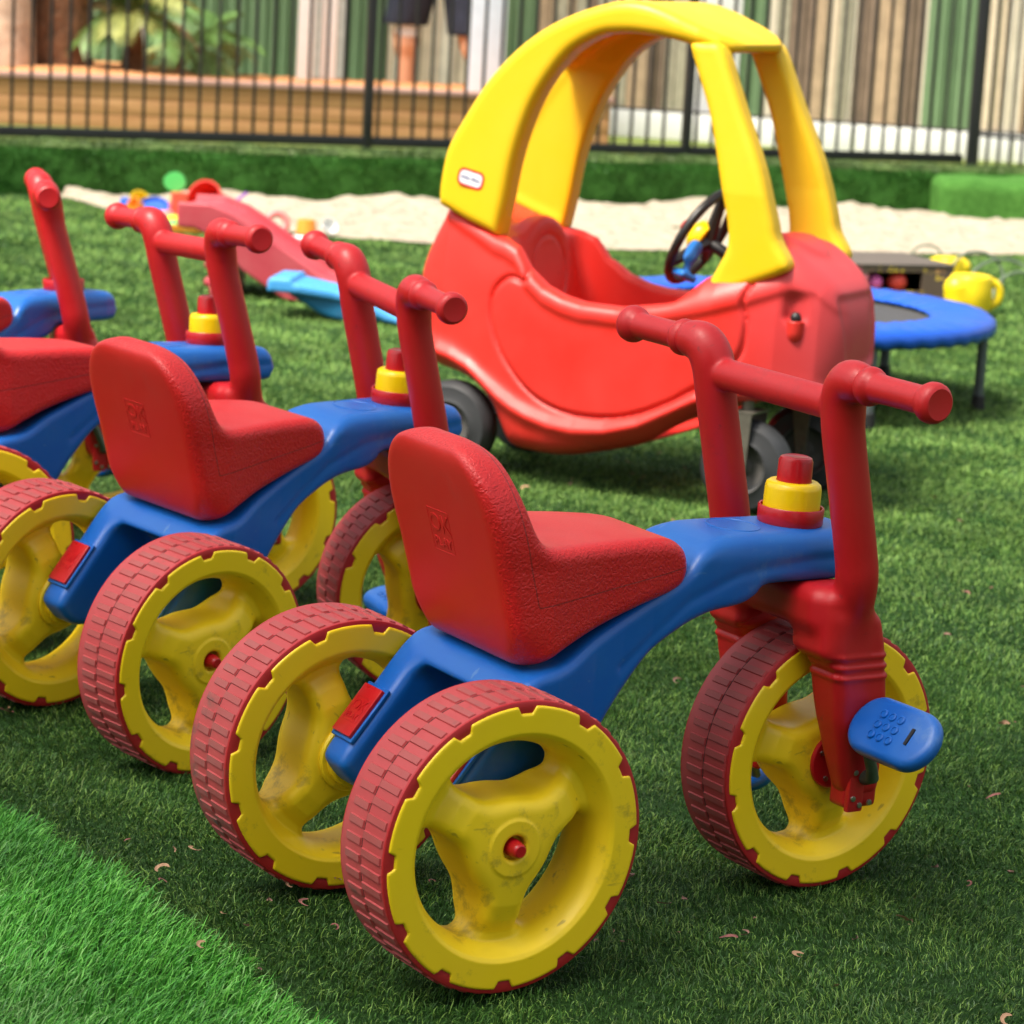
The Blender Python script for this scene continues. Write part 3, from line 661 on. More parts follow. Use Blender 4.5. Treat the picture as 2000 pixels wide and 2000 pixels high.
me_tag = bm_mesh('name_plate', lambda bm: add_box(bm, (0, 0, 0), (.036, .060, .006)), .0015, 2); me_tag.materials.append(M_capred)
me_tagf = bm_mesh('plate_recess', lambda bm: add_box(bm, (0, 0, -.0015), (.042, .068, .0045)), .001, 1); me_tagf.materials.append(M_blue)
me_emb2 = emblem(.62, M_capred, .0009)
me_pin = lathe('pin', [(0, 0), (.006, 0), (.006, .004), (.004, .007), (0, .008)], 16); me_pin.materials.append(M_capyel)

def make_tricycle(p, label, rots, horn=True, name='tricycle'):
    root = empty(name, M_=tri_matrix(p)); tag(root, label, 'tricycle', 'tricycles parked in a row on the turf')
    Sm = steer_matrix(p[4])
    Mo = basis((0, 0, 0), (1, 0, 0), (0, 0, 1), (0, -1, 0))     # local z -> -y (right side)
    Ml = basis((0, 0, 0), (1, 0, 0), (0, 0, -1), (0, 1, 0))     # local z -> +y (left side)
    new('frame', me_body, None, root)
    seat = new('seat', me_seat, None, root)
    # emblem on the back of the backrest
    xa = np.linspace(-.06, .08, 1400); za = [float(xa[np.argmax(f_seat(xa, 0 * xa, 0 * xa + q) < 0)]) for q in (.405, .435)]
    upv = Vector((za[1] - za[0], 0, .03)).normalized(); n = Vector((-upv.z, 0, upv.x))
    new('emblem', me_emb, None, seat, basis(((za[0] + za[1]) / 2, .004, .420), (0, -1, 0), upv, n))
    for sgn in (1, -1):
        nn = Vector((-.79, 0, .62)).normalized(); dd = Vector((.62, 0, .79)).normalized()
        pl = new('name_plate', me_tag, None, root, basis((-.0075, .0955 * sgn, .2065), (0, -1, 0), dd, nn) @ TR(0, 0, .0025))
        new('emblem', me_emb2, None, pl, TR(0, 0, .0032)); new('plate_recess', me_tagf, None, pl, TR(0, 0, -.0022))
    for k, (wx, wy, steered) in enumerate(((0, -.1607, 0), (0, .1635, 0), (HL, 0, 1))):
        Mw = TR(wx, wy, HR if steered else .15) @ Matrix.Rotation(R(rots[k]), 4, 'Y')
        if steered: Mw = Sm @ Mw
        wl = new('wheel', me_wheel, None, root, Mw); new('tyre', me_tyre, None, wl)
        if not steered:
            s_ = -1 if wy < 0 else 1
            new('axle_cap', me_cap, None, wl, TR(0, s_ * .030, 0) @ (Mo if s_ < 0 else Ml))
            new('hub_collar', me_collar, None, wl, TR(0, -s_ * .0425 , 0) @ (Ml if s_ < 0 else Mo) @ Matrix.Scale(1, 4) @ TR(0, 0, -.003))
        else:
            for s_ in (1, -1): new('hub_plate', me_plate, None, wl, TR(0, s_ * .0425, 0) @ (Mo if s_ < 0 else Ml))
    hbar = new('handlebar', me_fork, None, root, Sm)
    for s_ in (1, -1):
        new('grip', me_grip, None, hbar, TR(.4172, s_ * .1560, .5923) @ (Mo if s_ < 0 else Ml))
        F_ = Matrix.Rotation(0 if s_ < 0 else math.pi, 4, 'Z')
        new('axle_bracket', me_brk, None, root, Sm @ TR(HL + .004, s_ * .078, .133) @ F_)
        if s_ < 0: Mc = TR(HL, -.088, HR - .003)
        else: Mc = TR(HL, .088, HR - .003) @ Matrix.Rotation(math.pi, 4, 'Z') @ Matrix.Rotation(R(180) - 2 * (math.pi / 2 - ANG) , 4, 'Y')
        cr_ = new('crank', me_crank, None, root, Sm @ Mc)
        L = .076; pd = Vector((L * math.cos(ANG), -.082, L * math.sin(ANG)))
        nrm = Vector((-.80, 0, .60)) if s_ < 0 else Vector((-.5, 0, .86)); tx = Vector((0, 1, 0)).cross(nrm)
        new('pedal', me_pedal, None, cr_, basis(pd, tx, (0, 1, 0), nrm))
    if horn != 'none':
        hb = new('horn', me_hb, None, root, TR(.4630, 0, .4115))
        if horn: new('horn_cup', me_hy, None, hb); new('horn_button', me_hk, None, hb)
    new('pin', me_pin, None, root, TR(-.012, -.119, .158) @ Mo)
    return root
make_tricycle(TRI[0], 'nearest tricycle, at the front right, whose whole length and blue pedal are in view', (0, 40, -15))
make_tricycle(TRI[1], 'second tricycle from the front, its handlebar turned and overlapping the red toy car', (-8, 40, 20))
make_tricycle(TRI[2], 'third tricycle from the front, its handlebar in front of the small faded slide', (35, 5, 80))
make_tricycle(TRI[3], 'farthest tricycle, at the left edge, with an empty red ring and no horn', (10, 60, 30), horn=False)
# ================================================================== red and yellow toy car
CO, CYAW = (.0161, 5.8313), R(-28)
def hwx(x): return np.interp(x, [-.25, -.20, -.12, 0, .10, .22, .36, .48, .60, .67, .72, .75], [.085, .118, .158, .183, .196, .203, .201, .190, .164, .130, .088, .050])
CB = spline([(-.135, .525), (-.165, .482), (-.195, .42), (-.207, .37), (-.200, .30), (-.192, .235), (-.160, .205), (-.120, .198), (-.066, .189), (-.020, .170), (.012, .138), (.034, .090), (.055, .066), (.10, .060), (.17, .062), (.25, .079), (.35, .110), (.43, .158), (.49, .192), (.56, .212), (.64, .222), (.69, .235),
             (.708, .28), (.712, .34), (.706, .385), (.690, .425), (.660, .458), (.625, .483), (.585, .508), (.545, .516), (.500, .512), (.470, .500), (.42, .500), (.2, .500), (.05, .500), (-.02, .505), (-.09, .528)], 4)
RIM = [(-.14, .533), (-.06, .502), (0, .476), (.028, .470), (.055, .458), (.084, .420), (.127, .390), (.170, .375), (.213, .368), (.29, .367), (.377, .382), (.472, .408), (.55, .434), (.62, .462), (.66, .458), (.72, .40)]
RX, RZ = zip(*RIM)
BELT = [(-.20, .262), (-.134, .241), (-.085, .231), (-.038, .214), (.0, .190), (.038, .168), (.075, .150), (.11, .138), (.16, .127), (.213, .124), (.28, .130), (.351, .150), (.405, .178), (.46, .208), (.52, .226), (.62, .236)]
BX, BZ = zip(*BELT)
DOOR = spline([(.086, .397), (.045, .40), (.012, .37), (.008, .320), (.030, .262), (.069, .215), (.104, .186), (.143, .166), (.19, .155), (.242, .152), (.30, .158), (.349, .172), (.404, .197), (.457, .230), (.512, .268), (.540, .310), (.545, .36), (.535, .400), (.53, .46), (.30, .46), (.10, .46)], 4)
INN = spline([(.008, .60), (.020, .46), (.045, .34), (.060, .275), (.10, .268), (.17, .268), (.190, .24), (.197, .15), (.215, .115), (.30, .115), (.40, .125), (.44, .17), (.455, .27), (.462, .40), (.470, .47), (.48, .60)], 4)
def f_car(x, y, z):
    ya = np.abs(y); base = hwx(x)
    hw = base - .030 * np.clip((z - .30) / .22, 0, 1)**2
    bz = np.interp(x, BX, BZ)
    hw = hw + .014 * np.exp(-((z - bz) / .016)**2) + .006 / (1 + np.exp(np.clip((z - bz) / .008, -30, 30)))
    hw = hw - .012 * np.clip((bz - z - .02) / .06, 0, 1)
    dz = poly(x, z, DOOR); hw = hw - .0080 * np.exp(-(dz / .0042)**2) + .0035 / (1 + np.exp(np.clip(dz / .003, -30, 30)))
    rz = np.interp(x, RX, RZ)
    hw = hw + .006 / (1 + np.exp(np.clip(-(z - rz + .034) / .003, -30, 30)))
    d2 = poly(x, z, CB)
    # top surface: rim at the sides, domed hood in the middle
    yy = np.clip(ya / np.maximum(hw, .02), 0, 1)
    d = smax(d2, (ya - hw) * .75, .045)
    hood = np.clip((x - .40) / .05, 0, 1); tail = np.clip((.02 - x) / .05, 0, 1)
    dome = (1 - yy**2.2) * (.10 * hood)
    top = z - (rz + dome); d = smax(d, top * .8, .018)
    # cabin
    inn = smax(poly(x, z, INN), ya - (base - .040), .030); d = smax(d, -inn, .012)
    # seat back arch with a round boss
    arch = np.sqrt(y * y + (z - .395)**2) - .112
    sb = smax(arch, np.abs(x - .006 - .10 * np.clip(.45 - z, 0, 1)) - .024, .020); d = smin(d, sb, .012)
    ring = np.sqrt(y * y + (z - .400)**2); d = d + .004 * np.exp(-((ring - .070) / .004)**2) * (np.abs(x - .03) < .05)
    # nose panel (recessed plate), headlamp sockets
    pan = smax(np.abs(y) - .070 - .02 * np.clip((z - .33) / .1, -1, 1), np.abs(z - .352) - .066, .02)
    d = d + .006 / (1 + np.exp(np.clip(pan / .003, -30, 30))) * (x > .60)
    ridge = np.interp(ya, [0, .04, .09, .13], [.262, .272, .300, .330]); d = d - .005 * np.exp(-((z - ridge) / .010)**2) * (x > .62) * np.clip((.085 - ya) / .03, 0, 1)
    sock = rbox(x, ya, z, (.634, .150, .396), (.022, .016, .026), .014); d = smax(d, -sock, .010)
    # round boss on the hood
    hr = np.sqrt((x - .575)**2 * 1.2 + y * y); d = d - .006 / (1 + np.exp(np.clip((hr - .055) / .003, -30, 30))) * (z > .45)
    return d
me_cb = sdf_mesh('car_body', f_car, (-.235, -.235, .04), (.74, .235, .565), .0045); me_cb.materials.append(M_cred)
OUTC = [(-.137, .522), (-.139, .55), (-.133, .60), (-.120, .645), (-.082, .709), (-.037, .775), (.017, .832), (.075, .876), (.138, .908), (.200, .930), (.245, .9395), (.290, .9380), (.335, .926), (.380, .909), (.420, .894), (.450, .881), (.466, .870)]
INC = [(.464, .860), (.448, .854), (.420, .858), (.375, .868), (.33, .876), (.279, .880), (.243, .879), (.207, .874), (.165, .855), (.132, .830), (.098, .788), (.069, .740), (.045, .680), (.026, .610), (.014, .537), (.001, .473)]
ROO = spline(OUTC, 3, False) + spline(INC, 3, False) + [(-.07, .496)]
FIL = spline(OUTC, 3, False) + [(.464, .856), (.42, .80), (.10, .47), (0, .473), (-.07, .496)]
def rhw(x, z): return np.interp(x, [-.2, -.05, .15, .30, .36, .40, .435, .455, .47], [.158, .168, .172, .170, .166, .158, .140, .118, .09])
def f_roof(x, y, z):
    ya = np.abs(y); hw = rhw(x, z); d2 = poly(x, z, ROO); d = smax(d2, (ya - hw) * .9, .022)
    f2 = poly(x, z, FIL); inner = smax(f2 + .020, ya - (hw - .062), .018)
    d = smax(d, -inner, .012)
    win = smax(np.maximum(z - (.800), x - .16), ya - (hw - .062), .02); d = smax(d, -win, .015)
    badge = np.maximum(np.abs(x + .066) - .0, 0)
    return d
me_roof = sdf_mesh('roof', f_roof, (-.165, -.19, .455), (.59, .19, .965), .0045); me_roof.materials.append(M_cyel)
APL = spline([(.384, .868), (.415, .872), (.447, .866), (.478, .802), (.504, .744), (.548, .650), (.578, .560), (.590, .520), (.615, .478), (.600, .458), (.54, .432), (.480, .404), (.460, .404), (.454, .420), (.474, .462), (.490, .500), (.487, .545), (.470, .610), (.436, .735), (.400, .822)], 4)
def f_pil(x, y, z):
    yc = .142 + .010 * np.clip((z - .45) / .4, 0, 1) - .018 * np.clip((z - .6) / .25, 0, 1); 
    return smax(poly(x, z, APL), np.abs(y - yc) - .027, .018)
me_pil = sdf_mesh('front_pillar', f_pil, (.36, .09, .39), (.64, .20, .885), .0045); me_pil.materials.append(M_cyel)
me_pil2 = me_pil.copy(); me_pil2.transform(Matrix.Scale(-1, 4, (0, 1, 0))); me_pil2.flip_normals()
car = empty('toy_car', (CO[0], CO[1], 0), CYAW); tag(car, 'large red ride-on toy car with a yellow arched roof and grey wheels', 'toy car')
new('body', me_cb, None, car); rf = new('roof', me_roof, None, car)
new('front_pillar', me_pil, None, car); new('front_pillar', me_pil2, None, car)
# round-ended sticker on the rear pillar
def rrect(bm, w_, h_, d, r_=None):
    r_ = h_ / 2 if r_ is None else r_; pts = []
    for cx, cy, a0 in ((w_ / 2 - r_, h_ / 2 - r_, 0), (-w_ / 2 + r_, h_ / 2 - r_, 90), (-w_ / 2 + r_, -h_ / 2 + r_, 180), (w_ / 2 - r_, -h_ / 2 + r_, 270)):
        for k in range(9): t = R(a0 + k * 90 / 8); pts.append((cx + r_ * math.cos(t), cy + r_ * math.sin(t)))
    add_prism(bm, pts, 0, d, 'xy')
M_white = plain('sticker_white', (.82, .82, .84), .35, var=.02); M_stred = plain('sticker_red', (.62, .02, .015), .35, var=.05); M_navy = plain('sticker_navy', (.02, .04, .22), .4, var=.05)
st = join('sticker', [(bm_mesh('a', lambda bm: rrect(bm, .060, .036, .0008, .013)), None, M_stred), (bm_mesh('b', lambda bm: rrect(bm, .050, .026, .0012, .009)), None, M_white)])
tx_ = text_mesh('t', 'little tikes', .0106, .0002); lt = join('lettering', [(tx_, None, M_navy)])
Ms = basis((-.060, -.1682, .580), (.985, -.06, -.13), (.13, 0, .985), (.06, -1, 0))
so = new('sticker', st, None, rf, Ms); new('lettering', lt, None, so, TR(0, 0, .0014))
# wheels
def car_wheel():
    prof = [(.018, .012), (.040, .016), (.044, .030), (.050, .0335), (.058, .030), (.078, .028), (.087, .018), (.0905, .006), (.0905, -.006), (.087, -.018), (.078, -.028), (.058, -.030), (.050, -.0335), (.044, -.030), (.040, -.016), (.018, -.012)]
    a_ = lathe('t', prof, 56, axis='y'); hb_ = lathe('h', [(0, .018), (.012, .018), (.017, .012), (.040, .0165), (.046, .031), (.049, .034)], 40, axis='y'); h2 = lathe('h', [(0, -.018), (.012, -.018), (.017, -.012), (.040, -.0165), (.046, -.031), (.049, -.034)], 40, axis='y')
    t_ = join('wheel', [(a_, None, M_rub)]); h_ = join('hub', [(hb_, None, M_hubg), (h2, None, M_hubg)]); sharp(t_); sharp(h_); return t_, h_
me_cw, me_ch = car_wheel()
def wheel_at(x, y, rz=0, ry=0):
    w_ = new('wheel', me_cw, None, car, TR(x, y, .0905) @ Matrix.Rotation(R(rz), 4, 'Z') @ Matrix.Rotation(R(ry), 4, 'Y')); new('hub', me_ch, None, w_); return w_
wheel_at(-.078, -.150); wheel_at(-.078, .150); wheel_at(.556, -.150, 3); wheel_at(.560, .130, 14)
me_ax = bm_mesh('axle', lambda bm: add_tube(bm, [(-.078, -.19, .0905), (-.078, .19, .0905)], .006, 12)); me_ax.materials.append(M_steel); new('axle', me_ax, None, car)
def caster(x, y):
    def f(bm):
        add_tube(bm, [(x - .005, y, .235), (x - .005, y, .195)], .012, 12)
        for s_ in (1, -1): add_prism(bm, [(x - .022, .196), (x + .020, .196), (x + .014, .088), (x - .006, .082)], y + s_ * .0375 - .0015, y + s_ * .0375 + .0015)
        add_box(bm, (x, y, .196), (.044, .078, .004)); add_tube(bm, [(x, y - .045, .0905), (x, y + .045, .0905)], .0055, 10)
    m = bm_mesh('caster_fork', f); m.materials.append(plain('caster_metal', (.16, .15, .12), .5, .6, scale=50)); return m
new('caster_fork', caster(.556, -.150), None, car); new('caster_fork', caster(.560, .130), None, car)
# headlamps: cup and black ball
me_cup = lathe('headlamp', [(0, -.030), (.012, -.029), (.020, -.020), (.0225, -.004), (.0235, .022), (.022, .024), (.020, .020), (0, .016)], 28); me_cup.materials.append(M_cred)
me_ball = lathe('lamp_ball', [(0, .012), (.009, .016), (.0135, .024), (.0145, .033), (.011, .042), (.005, .046), (0, .0465)], 20); me_ball.materials.append(M_black)
for s_ in (-1, 1):
    c_ = new('headlamp', me_cup, None, car, TR(.630, .140 * s_, .356) @ Matrix.Scale(.74, 4)); new('lamp_ball', me_ball, None, c_)
# steering wheel
SM = basis((.362, 0, .497), (0, 1, 0), Vector((.456, 0, .890)), Vector((-.890, 0, .456)))
def stw(bm):
    add_tube(bm, [(.098 * math.cos(t), .098 * math.sin(t), 0) for t in np.linspace(0, 2 * math.pi, 49)], .0095, 10, False)
    for a_ in (90, 215, 325):
        c, s_ = math.cos(R(a_)), math.sin(R(a_)); add_tube(bm, [(.095 * c, .095 * s_, 0), (.05 * c, .05 * s_, -.008), (0, 0, -.018)], [.010, .012, .016], 8)
    add_tube(bm, [(0, 0, -.020), (0, 0, -.09)], .012, 10)
me_sw = bm_mesh('steering_wheel', stw); me_sw.materials.append(M_black); sw = new('steering_wheel', me_sw, None, car, SM)
me_h1 = lathe('horn_disc', [(0, -.012), (.030, -.012), (.033, .0), (.030, .012), (.024, .017), (0, .018)], 30); me_h1.materials.append(M_capyel); hd = new('horn_disc', me_h1, None, sw)
me_h2 = lathe('horn_knob', [(.013, .016), (.0135, .040), (.011, .044), (0, .0445)], 24); me_h2.materials.append(M_capred); new('horn_knob', me_h2, None, hd)
# blue toy key standing in the dashboard
M_keyb = plastic('key_blue', (.01, .16, .55), (.02, .2, .6), rough=.3, dirt_amt=0, scratch=False)
def f_key(x, y, z):
    d = cap(x, y, z, (.0, 0, .020), (0, 0, .034), .0165); d = np.maximum(d, np.abs(x) - .006)
    d = smin(d, cap(x, y, z, (0, 0, .012), (.004, -.002, -.012), .007), .008); d = smin(d, rbox(x, y, z, (.006, 0, -.020), (.020, .018, .007), .006), .008); return d
me_key = sdf_mesh('toy_key', f_key, (-.03, -.03, -.04), (.04, .03, .065), .0022); me_key.materials.append(M_keyb)
new('toy_key', me_key, None, car, TR(.368, -.070, .448) @ Matrix.Rotation(R(-20), 4, 'X') @ Matrix.Rotation(R(15), 4, 'Y') @ Matrix.Rotation(R(65), 4, 'Z'))
# ================================================================== fence, planter, buildings behind
FP, FD = Vector((-.69, 12.27, 0)), Vector((1, .403, 0)).normalized(); FA = math.atan2(FD.y, FD.x)
M_iron = plain('black_iron', (.012, .013, .015), rough=.45, scale=30)
def boxm(name, c, s, mat, bevel=0, smooth=True):
    m = bm_mesh(name, lambda bm: add_box(bm, c, s), bevel, 2, smooth); m.materials.append(mat); return m
def fence(name, origin, ang, s0, s1, posts, zb, label, pitch=.077, low2=None):
    rt = empty(name, origin, ang); tag(rt, label, 'fence')
    new('rail', boxm('rail', ((s0 + s1) / 2, 0, zb + .02), (s1 - s0, .026, .040), M_iron, .003), None, rt)
    new('rail', boxm('rail', ((s0 + s1) / 2, 0, 1.30), (s1 - s0, .026, .040), M_iron, .003), None, rt)
    if low2: new('rail', boxm('rail', ((s0 + s1) / 2, 0, low2), (s1 - s0, .016, .014), M_iron, .002), None, rt)
    pk = boxm('picket', (0, 0, (zb + .035 + 1.31) / 2), (.0125, .0125, 1.275 - zb), M_iron, .002)
    ps = boxm('post', (0, 0, .72), (.036, .036, 1.36), M_iron, .004)
    s = s0 + pitch / 2
    for p_ in posts: new('post', ps, None, rt, TR(p_, 0, 0))
    k = 0; ref = -1.497
    s = ref - math.floor((ref - s0) / pitch) * pitch
    while s < s1:
        if min([abs(s - p_) for p_ in posts] + [9]) > .035: new('picket', pk, None, rt, TR(s, 0, 0))
        s += pitch
    return rt
fence('metal_fence', FP, FA, -2.3, 2.84, (-2.0, -.002, 1.462), .178, 'long black metal fence with thin upright pickets along the grass bank')
G0 = FP + FD * 2.90
fence('metal_gate', G0 + Vector((0, 0, 0)), R(-38), .02, 1.1, (0.0, 1.1), .125, 'black metal gate section at the far right, with a thicker bottom rail', .058, .31)
gp_ = boxm('gate_post', (0, 0, .72), (.040, .040, 1.42), M_iron, .004); o = new('gate_post', gp_, None, None, Matrix.Translation(G0 + FD * -.02 + Vector((0, -.03, 0)))); tag(o, 'thick black post between the long fence and the gate section', 'post')

# timber planter
def mk_wood(name, c0, c1, sc=(2, 30, 30), rough=.7):
    m, nt, b = nmat(name); tc = N(nt, 'ShaderNodeTexCoord'); mp = N(nt, 'ShaderNodeMapping'); mp.inputs['Scale'].default_value = sc
    nt.links.new(tc.outputs['Object'], mp.inputs[0]); n = N(nt, 'ShaderNodeTexNoise'); n.inputs['Scale'].default_value = 1.5; n.inputs['Detail'].default_value = 6; nt.links.new(mp.outputs[0], n.inputs['Vector'])
    r = ramp(nt, n.outputs[0], [(.3, c0), (.7, c1)]); nt.links.new(r.outputs[0], b.inputs['Base Color']); b.inputs['Roughness'].default_value = rough; return m
M_sleeper = mk_wood('sleeper_wood', (.42, .20, .08), (.58, .31, .14)); M_capw = mk_wood('coping_wood', (.36, .19, .15), (.50, .31, .26))
PA = Vector((-2.29, 12.62, 0)); PB = Vector((.10, 13.19, 0)); PDir = (PB - PA).normalized(); PAng = math.atan2(PDir.y, PDir.x)
pl = empty('planter', PA, PAng); tag(pl, 'low brown timber planter box with a pinkish coping behind the fence', 'planter')
for k in range(3): new('sleeper', boxm('sleeper', (.2, .03, .150 + .0345 + k * .0705), (5.0, .06, .0690), M_sleeper, .005), None, pl)
new('coping', boxm('coping', (.2, .05, .374), (5.04, .13, .024), M_capw, .004), None, pl)
new('end_board', boxm('end_board', (2.70, .75, .255), (.05, 1.36, .205), M_sleeper, .005), None, pl)
M_mulch = plain('bark_mulch', (.62, .27, .10), .95, var=.5, scale=45, bump=.8, bd=.02)
mm_ = grid_obj('mulch', np.linspace(-2.3, 2.66, 60), np.linspace(.11, 1.4, 20), lambda X, Y: .350 + .045 * np.clip(1 - np.abs(X - .35) / .9, 0, 1) * np.clip(Y / .3, 0, 1) + .008 * np.sin(X * 30) * np.sin(Y * 23), M_mulch)
mm_.matrix_world = Matrix.Translation(PA) @ Matrix.Rotation(PAng, 4, 'Z'); mm_['kind'] = 'stuff'

# corrugated green building and pale posts
M_green = plain('green_cladding', (.17, .27, .14), .5, var=.12, scale=3); M_wpost = plain('white_paint', (.80, .80, .79), .5, var=.03)
M_bpost = plain('pale_blue_paint', (.56, .66, .76), .5, var=.04); M_beige = plain('beige_cladding', (.52, .43, .33), .6, var=.12, scale=6); M_dk = plain('dark_trim', (.05, .045, .04), .6)
def corr(bm, x0, x1, z0, z1, pitch=.055, dep=.016, y0=0):
    n = int((x1 - x0) / pitch); pts = []
    for k in range(n):
        a_ = x0 + k * pitch; pts += [(a_, y0), (a_ + pitch * .35, y0), (a_ + pitch * .5, y0 - dep), (a_ + pitch * .85, y0 - dep)]
    pts += [(x1, y0), (x1, y0 + .06), (x0, y0 + .06)]; add_prism(bm, pts, z0, z1, 'xy')
YB = 15.5
b1 = empty('clad_building', (0, YB, 0)); tag(b1, 'building clad in green corrugated sheet behind the planter', 'building')
for x0, x1 in ((-4.5, -1.20), (-.985, -.80)):
    m = bm_mesh('wall_sheet', lambda bm: corr(bm, x0, x1, .16, 2.6)); m.materials.append(M_green); new('wall_sheet', m, None, b1)
new('pale_panel', boxm('p', (-1.11, .02, 1.38), (.20, .06, 2.44), plain('pale_trim', (.62, .56, .52), .6)), None, b1)
new('roof', boxm('r', (-2.65, .8, 2.66), (3.9, 2.4, .08), M_dk), None, b1); new('back_wall', boxm('bw', (-2.65, 1.7, 1.4), (3.7, .06, 2.4), M_green), None, b1)
def palings(name, x0, x1, seedk, cols, z0=.19, z1=2.4, wd=.055):
    r_ = random.Random(seedk); bm = bmesh.new(); x = x0
    while x < x1:
        w_ = wd * r_.uniform(.6, 1.3); dy = r_.uniform(0, .03); vs = add_box(bm, (x + w_ / 2, dy, (z0 + z1) / 2), (w_ - .006, .02, z1 - z0)); mi_ = r_.randrange(len(cols))
        for f in {f for v in vs for f in v.link_faces}: f.material_index = mi_
        x += w_
    m = bpy.data.meshes.new(name); bm.to_mesh(m); bm.free()
    for c in cols: m.materials.append(c)
    return m
PC = [plain('paling_a', (.76, .62, .46), .7, var=.15, scale=9), plain('paling_b', (.52, .37, .24), .7, var=.2, scale=9), plain('paling_c', (.82, .72, .58), .7, var=.1, scale=9), plain('paling_d', (.26, .18, .13), .7, var=.2, scale=9), plain('paling_e', (.46, .42, .31), .7, var=.2)]
b2 = empty('slatted_building', (0, YB, 0)); tag(b2, 'building faced with beige and brown upright boards behind the car', 'building')
for (x0, x1, cols, sk) in ((-.79, -.34, [PC[0], PC[2]], 1), (-.02, .82, [PC[1], PC[4], PC[3]], 2), (1.20, 2.03, PC, 3), (2.30, 3.6, [PC[0], PC[2], PC[1]], 4)):
    new('board_facing', palings('board_facing', x0, x1, sk, cols), None, b2)
for x0, x1 in ((-.34, -.02), (.82, 1.20), (2.03, 2.30)):
    m = bm_mesh('green_panel', lambda bm: corr(bm, x0, x1, .19, 2.4, .05)); m.materials.append(M_green); new('green_panel', m, None, b2)
new('base_board', boxm('bb', (1.4, -.012, .185), (4.4, .03, .05), M_dk), None, b2)
new('roof', boxm('r', (1.5, .8, 2.46), (4.8, 2.4, .08), M_dk), None, b2); new('back_wall', boxm('bw', (1.5, 1.7, 1.3), (4.6, .06, 2.2), PC[1]), None, b2)
def wpost(x, y, w_, z0, mat, label, h=2.4):
    rt = empty('support_post', (x, y, 0)); tag(rt, label, 'post'); new('shaft', boxm('shaft', (0, 0, (z0 + h) / 2), (w_, w_, h - z0), mat, .006), None, rt)
    new('base_plate', boxm('base_plate', (0, 0, z0 + .004), (w_ * 1.35, w_ * 1.35, .010), M_steel), None, rt)
wpost(-1.94, 14.3, .075, .162, M_wpost, 'white post half hidden by the palm fronds')
wpost(-1.115, 14.25, .080, .162, M_wpost, 'left one of the two white posts close together behind the planter')
wpost(-1.01, 14.30, .075, .162, M_wpost, 'right one of the two white posts close together behind the planter')
wpost(-.232, 13.75, .165, .162, M_bpost, 'broad pale blue post between the person and the red car')
wpost(.865, 14.35, .215, .162, M_wpost, 'white post seen through the front of the car, between pillar and roof')
# low white boards
lw = empty('low_white_wall', (.30, 14.24, 0), math.atan2(-.34, 1.77)); tag(lw, 'low white board edging along the lawn behind the fence', 'wall')
for k in range(5): new('board', boxm('board', (-.25 + .75 * k + .375, 0, .225), (.744, .04, .13), M_wpost, .004), None, lw)
new('top_rail', boxm('tr', (1.6, .0, .296), (3.8, .03, .012), M_dk), None, lw)

# trees and palm
M_bark = plain('bark', (.16, .075, .035), .9, var=.5, scale=14, bump=1, bd=.03); M_barkl = plain('bark_pale', (.45, .33, .24), .85, var=.3, scale=10, bump=.7, bd=.02)
M_leafs = [mk_blade('leaf_a', (.04, .10, .02), .5), mk_blade('leaf_b', (.09, .17, .035), .5)]
def tree(x, y, z0, r0, mat, seedk, label, hgt=7.0):
    r_ = random.Random(seedk); rt = empty('tree', (x, y, z0)); tag(rt, label, 'tree')
    def tr(bm):
        pts = [(0, 0, -.05)]; rad = [r0 * 1.5]
        for k in range(1, 9): pts.append((r_.uniform(-.02, .02) * k * .5, r_.uniform(-.02, .02) * k * .5, hgt * k / 8)); rad.append(r0 * (1.15 if k == 1 else 1 - .07 * k))
        add_tube(bm, pts, rad, 14); top = Vector(pts[5])
        for k in range(7):
            a_ = k * 2.4 + r_.random(); b_ = Vector(pts[4 + k % 4]); e_ = b_ + Vector((math.cos(a_) * .7 - .9, math.sin(a_) * .7, .6))
            add_tube(bm, [b_, (b_ + e_) / 2 + Vector((0, 0, .08)), e_], [r0 * .4, r0 * .28, r0 * .1], 8)
    m = bm_mesh('trunk', tr); m.materials.append(mat); new('trunk', m, None, rt)
    rg2 = np.random.default_rng(seedk); cl = rg2.normal(0, 1, (60, 3)) * (.55, .55, .35) + (-1.7, 0, hgt); n = 3800; c = cl[rg2.integers(0, 60, n)] + rg2.normal(0, .13, (n, 3))  # unseen crown, raised and shifted so its shade misses the walls behind
    u_ = rg2.normal(0, 1, (n, 3)); u_ /= np.linalg.norm(u_, axis=1, keepdims=True); v_ = np.cross(u_, rg2.normal(0, 1, (n, 3))); v_ /= np.linalg.norm(v_, axis=1, keepdims=True)
    L = rg2.uniform(.03, .07, (n, 1)); V = np.stack([c - u_ * L, c + v_ * L * .4, c + u_ * L, c - v_ * L * .4], 1).reshape(-1, 3); F = np.arange(4 * n).reshape(-1, 4)
    m = mesh_np('crown', V, F, False); m.materials.append(M_leafs[0]); m.materials.append(M_leafs[1]); m.polygons.foreach_set('material_index', rg2.integers(0, 2, n).astype(np.int32)); new('crown', m, None, rt)
tree(-2.37, 13.25, .36, .085, M_barkl, 21, 'pale-barked trunk at the left edge of the planter')
tree(-2.17, 13.45, .37, .105, M_bark, 22, 'dark reddish-brown trunk in the planter beside the paler one')
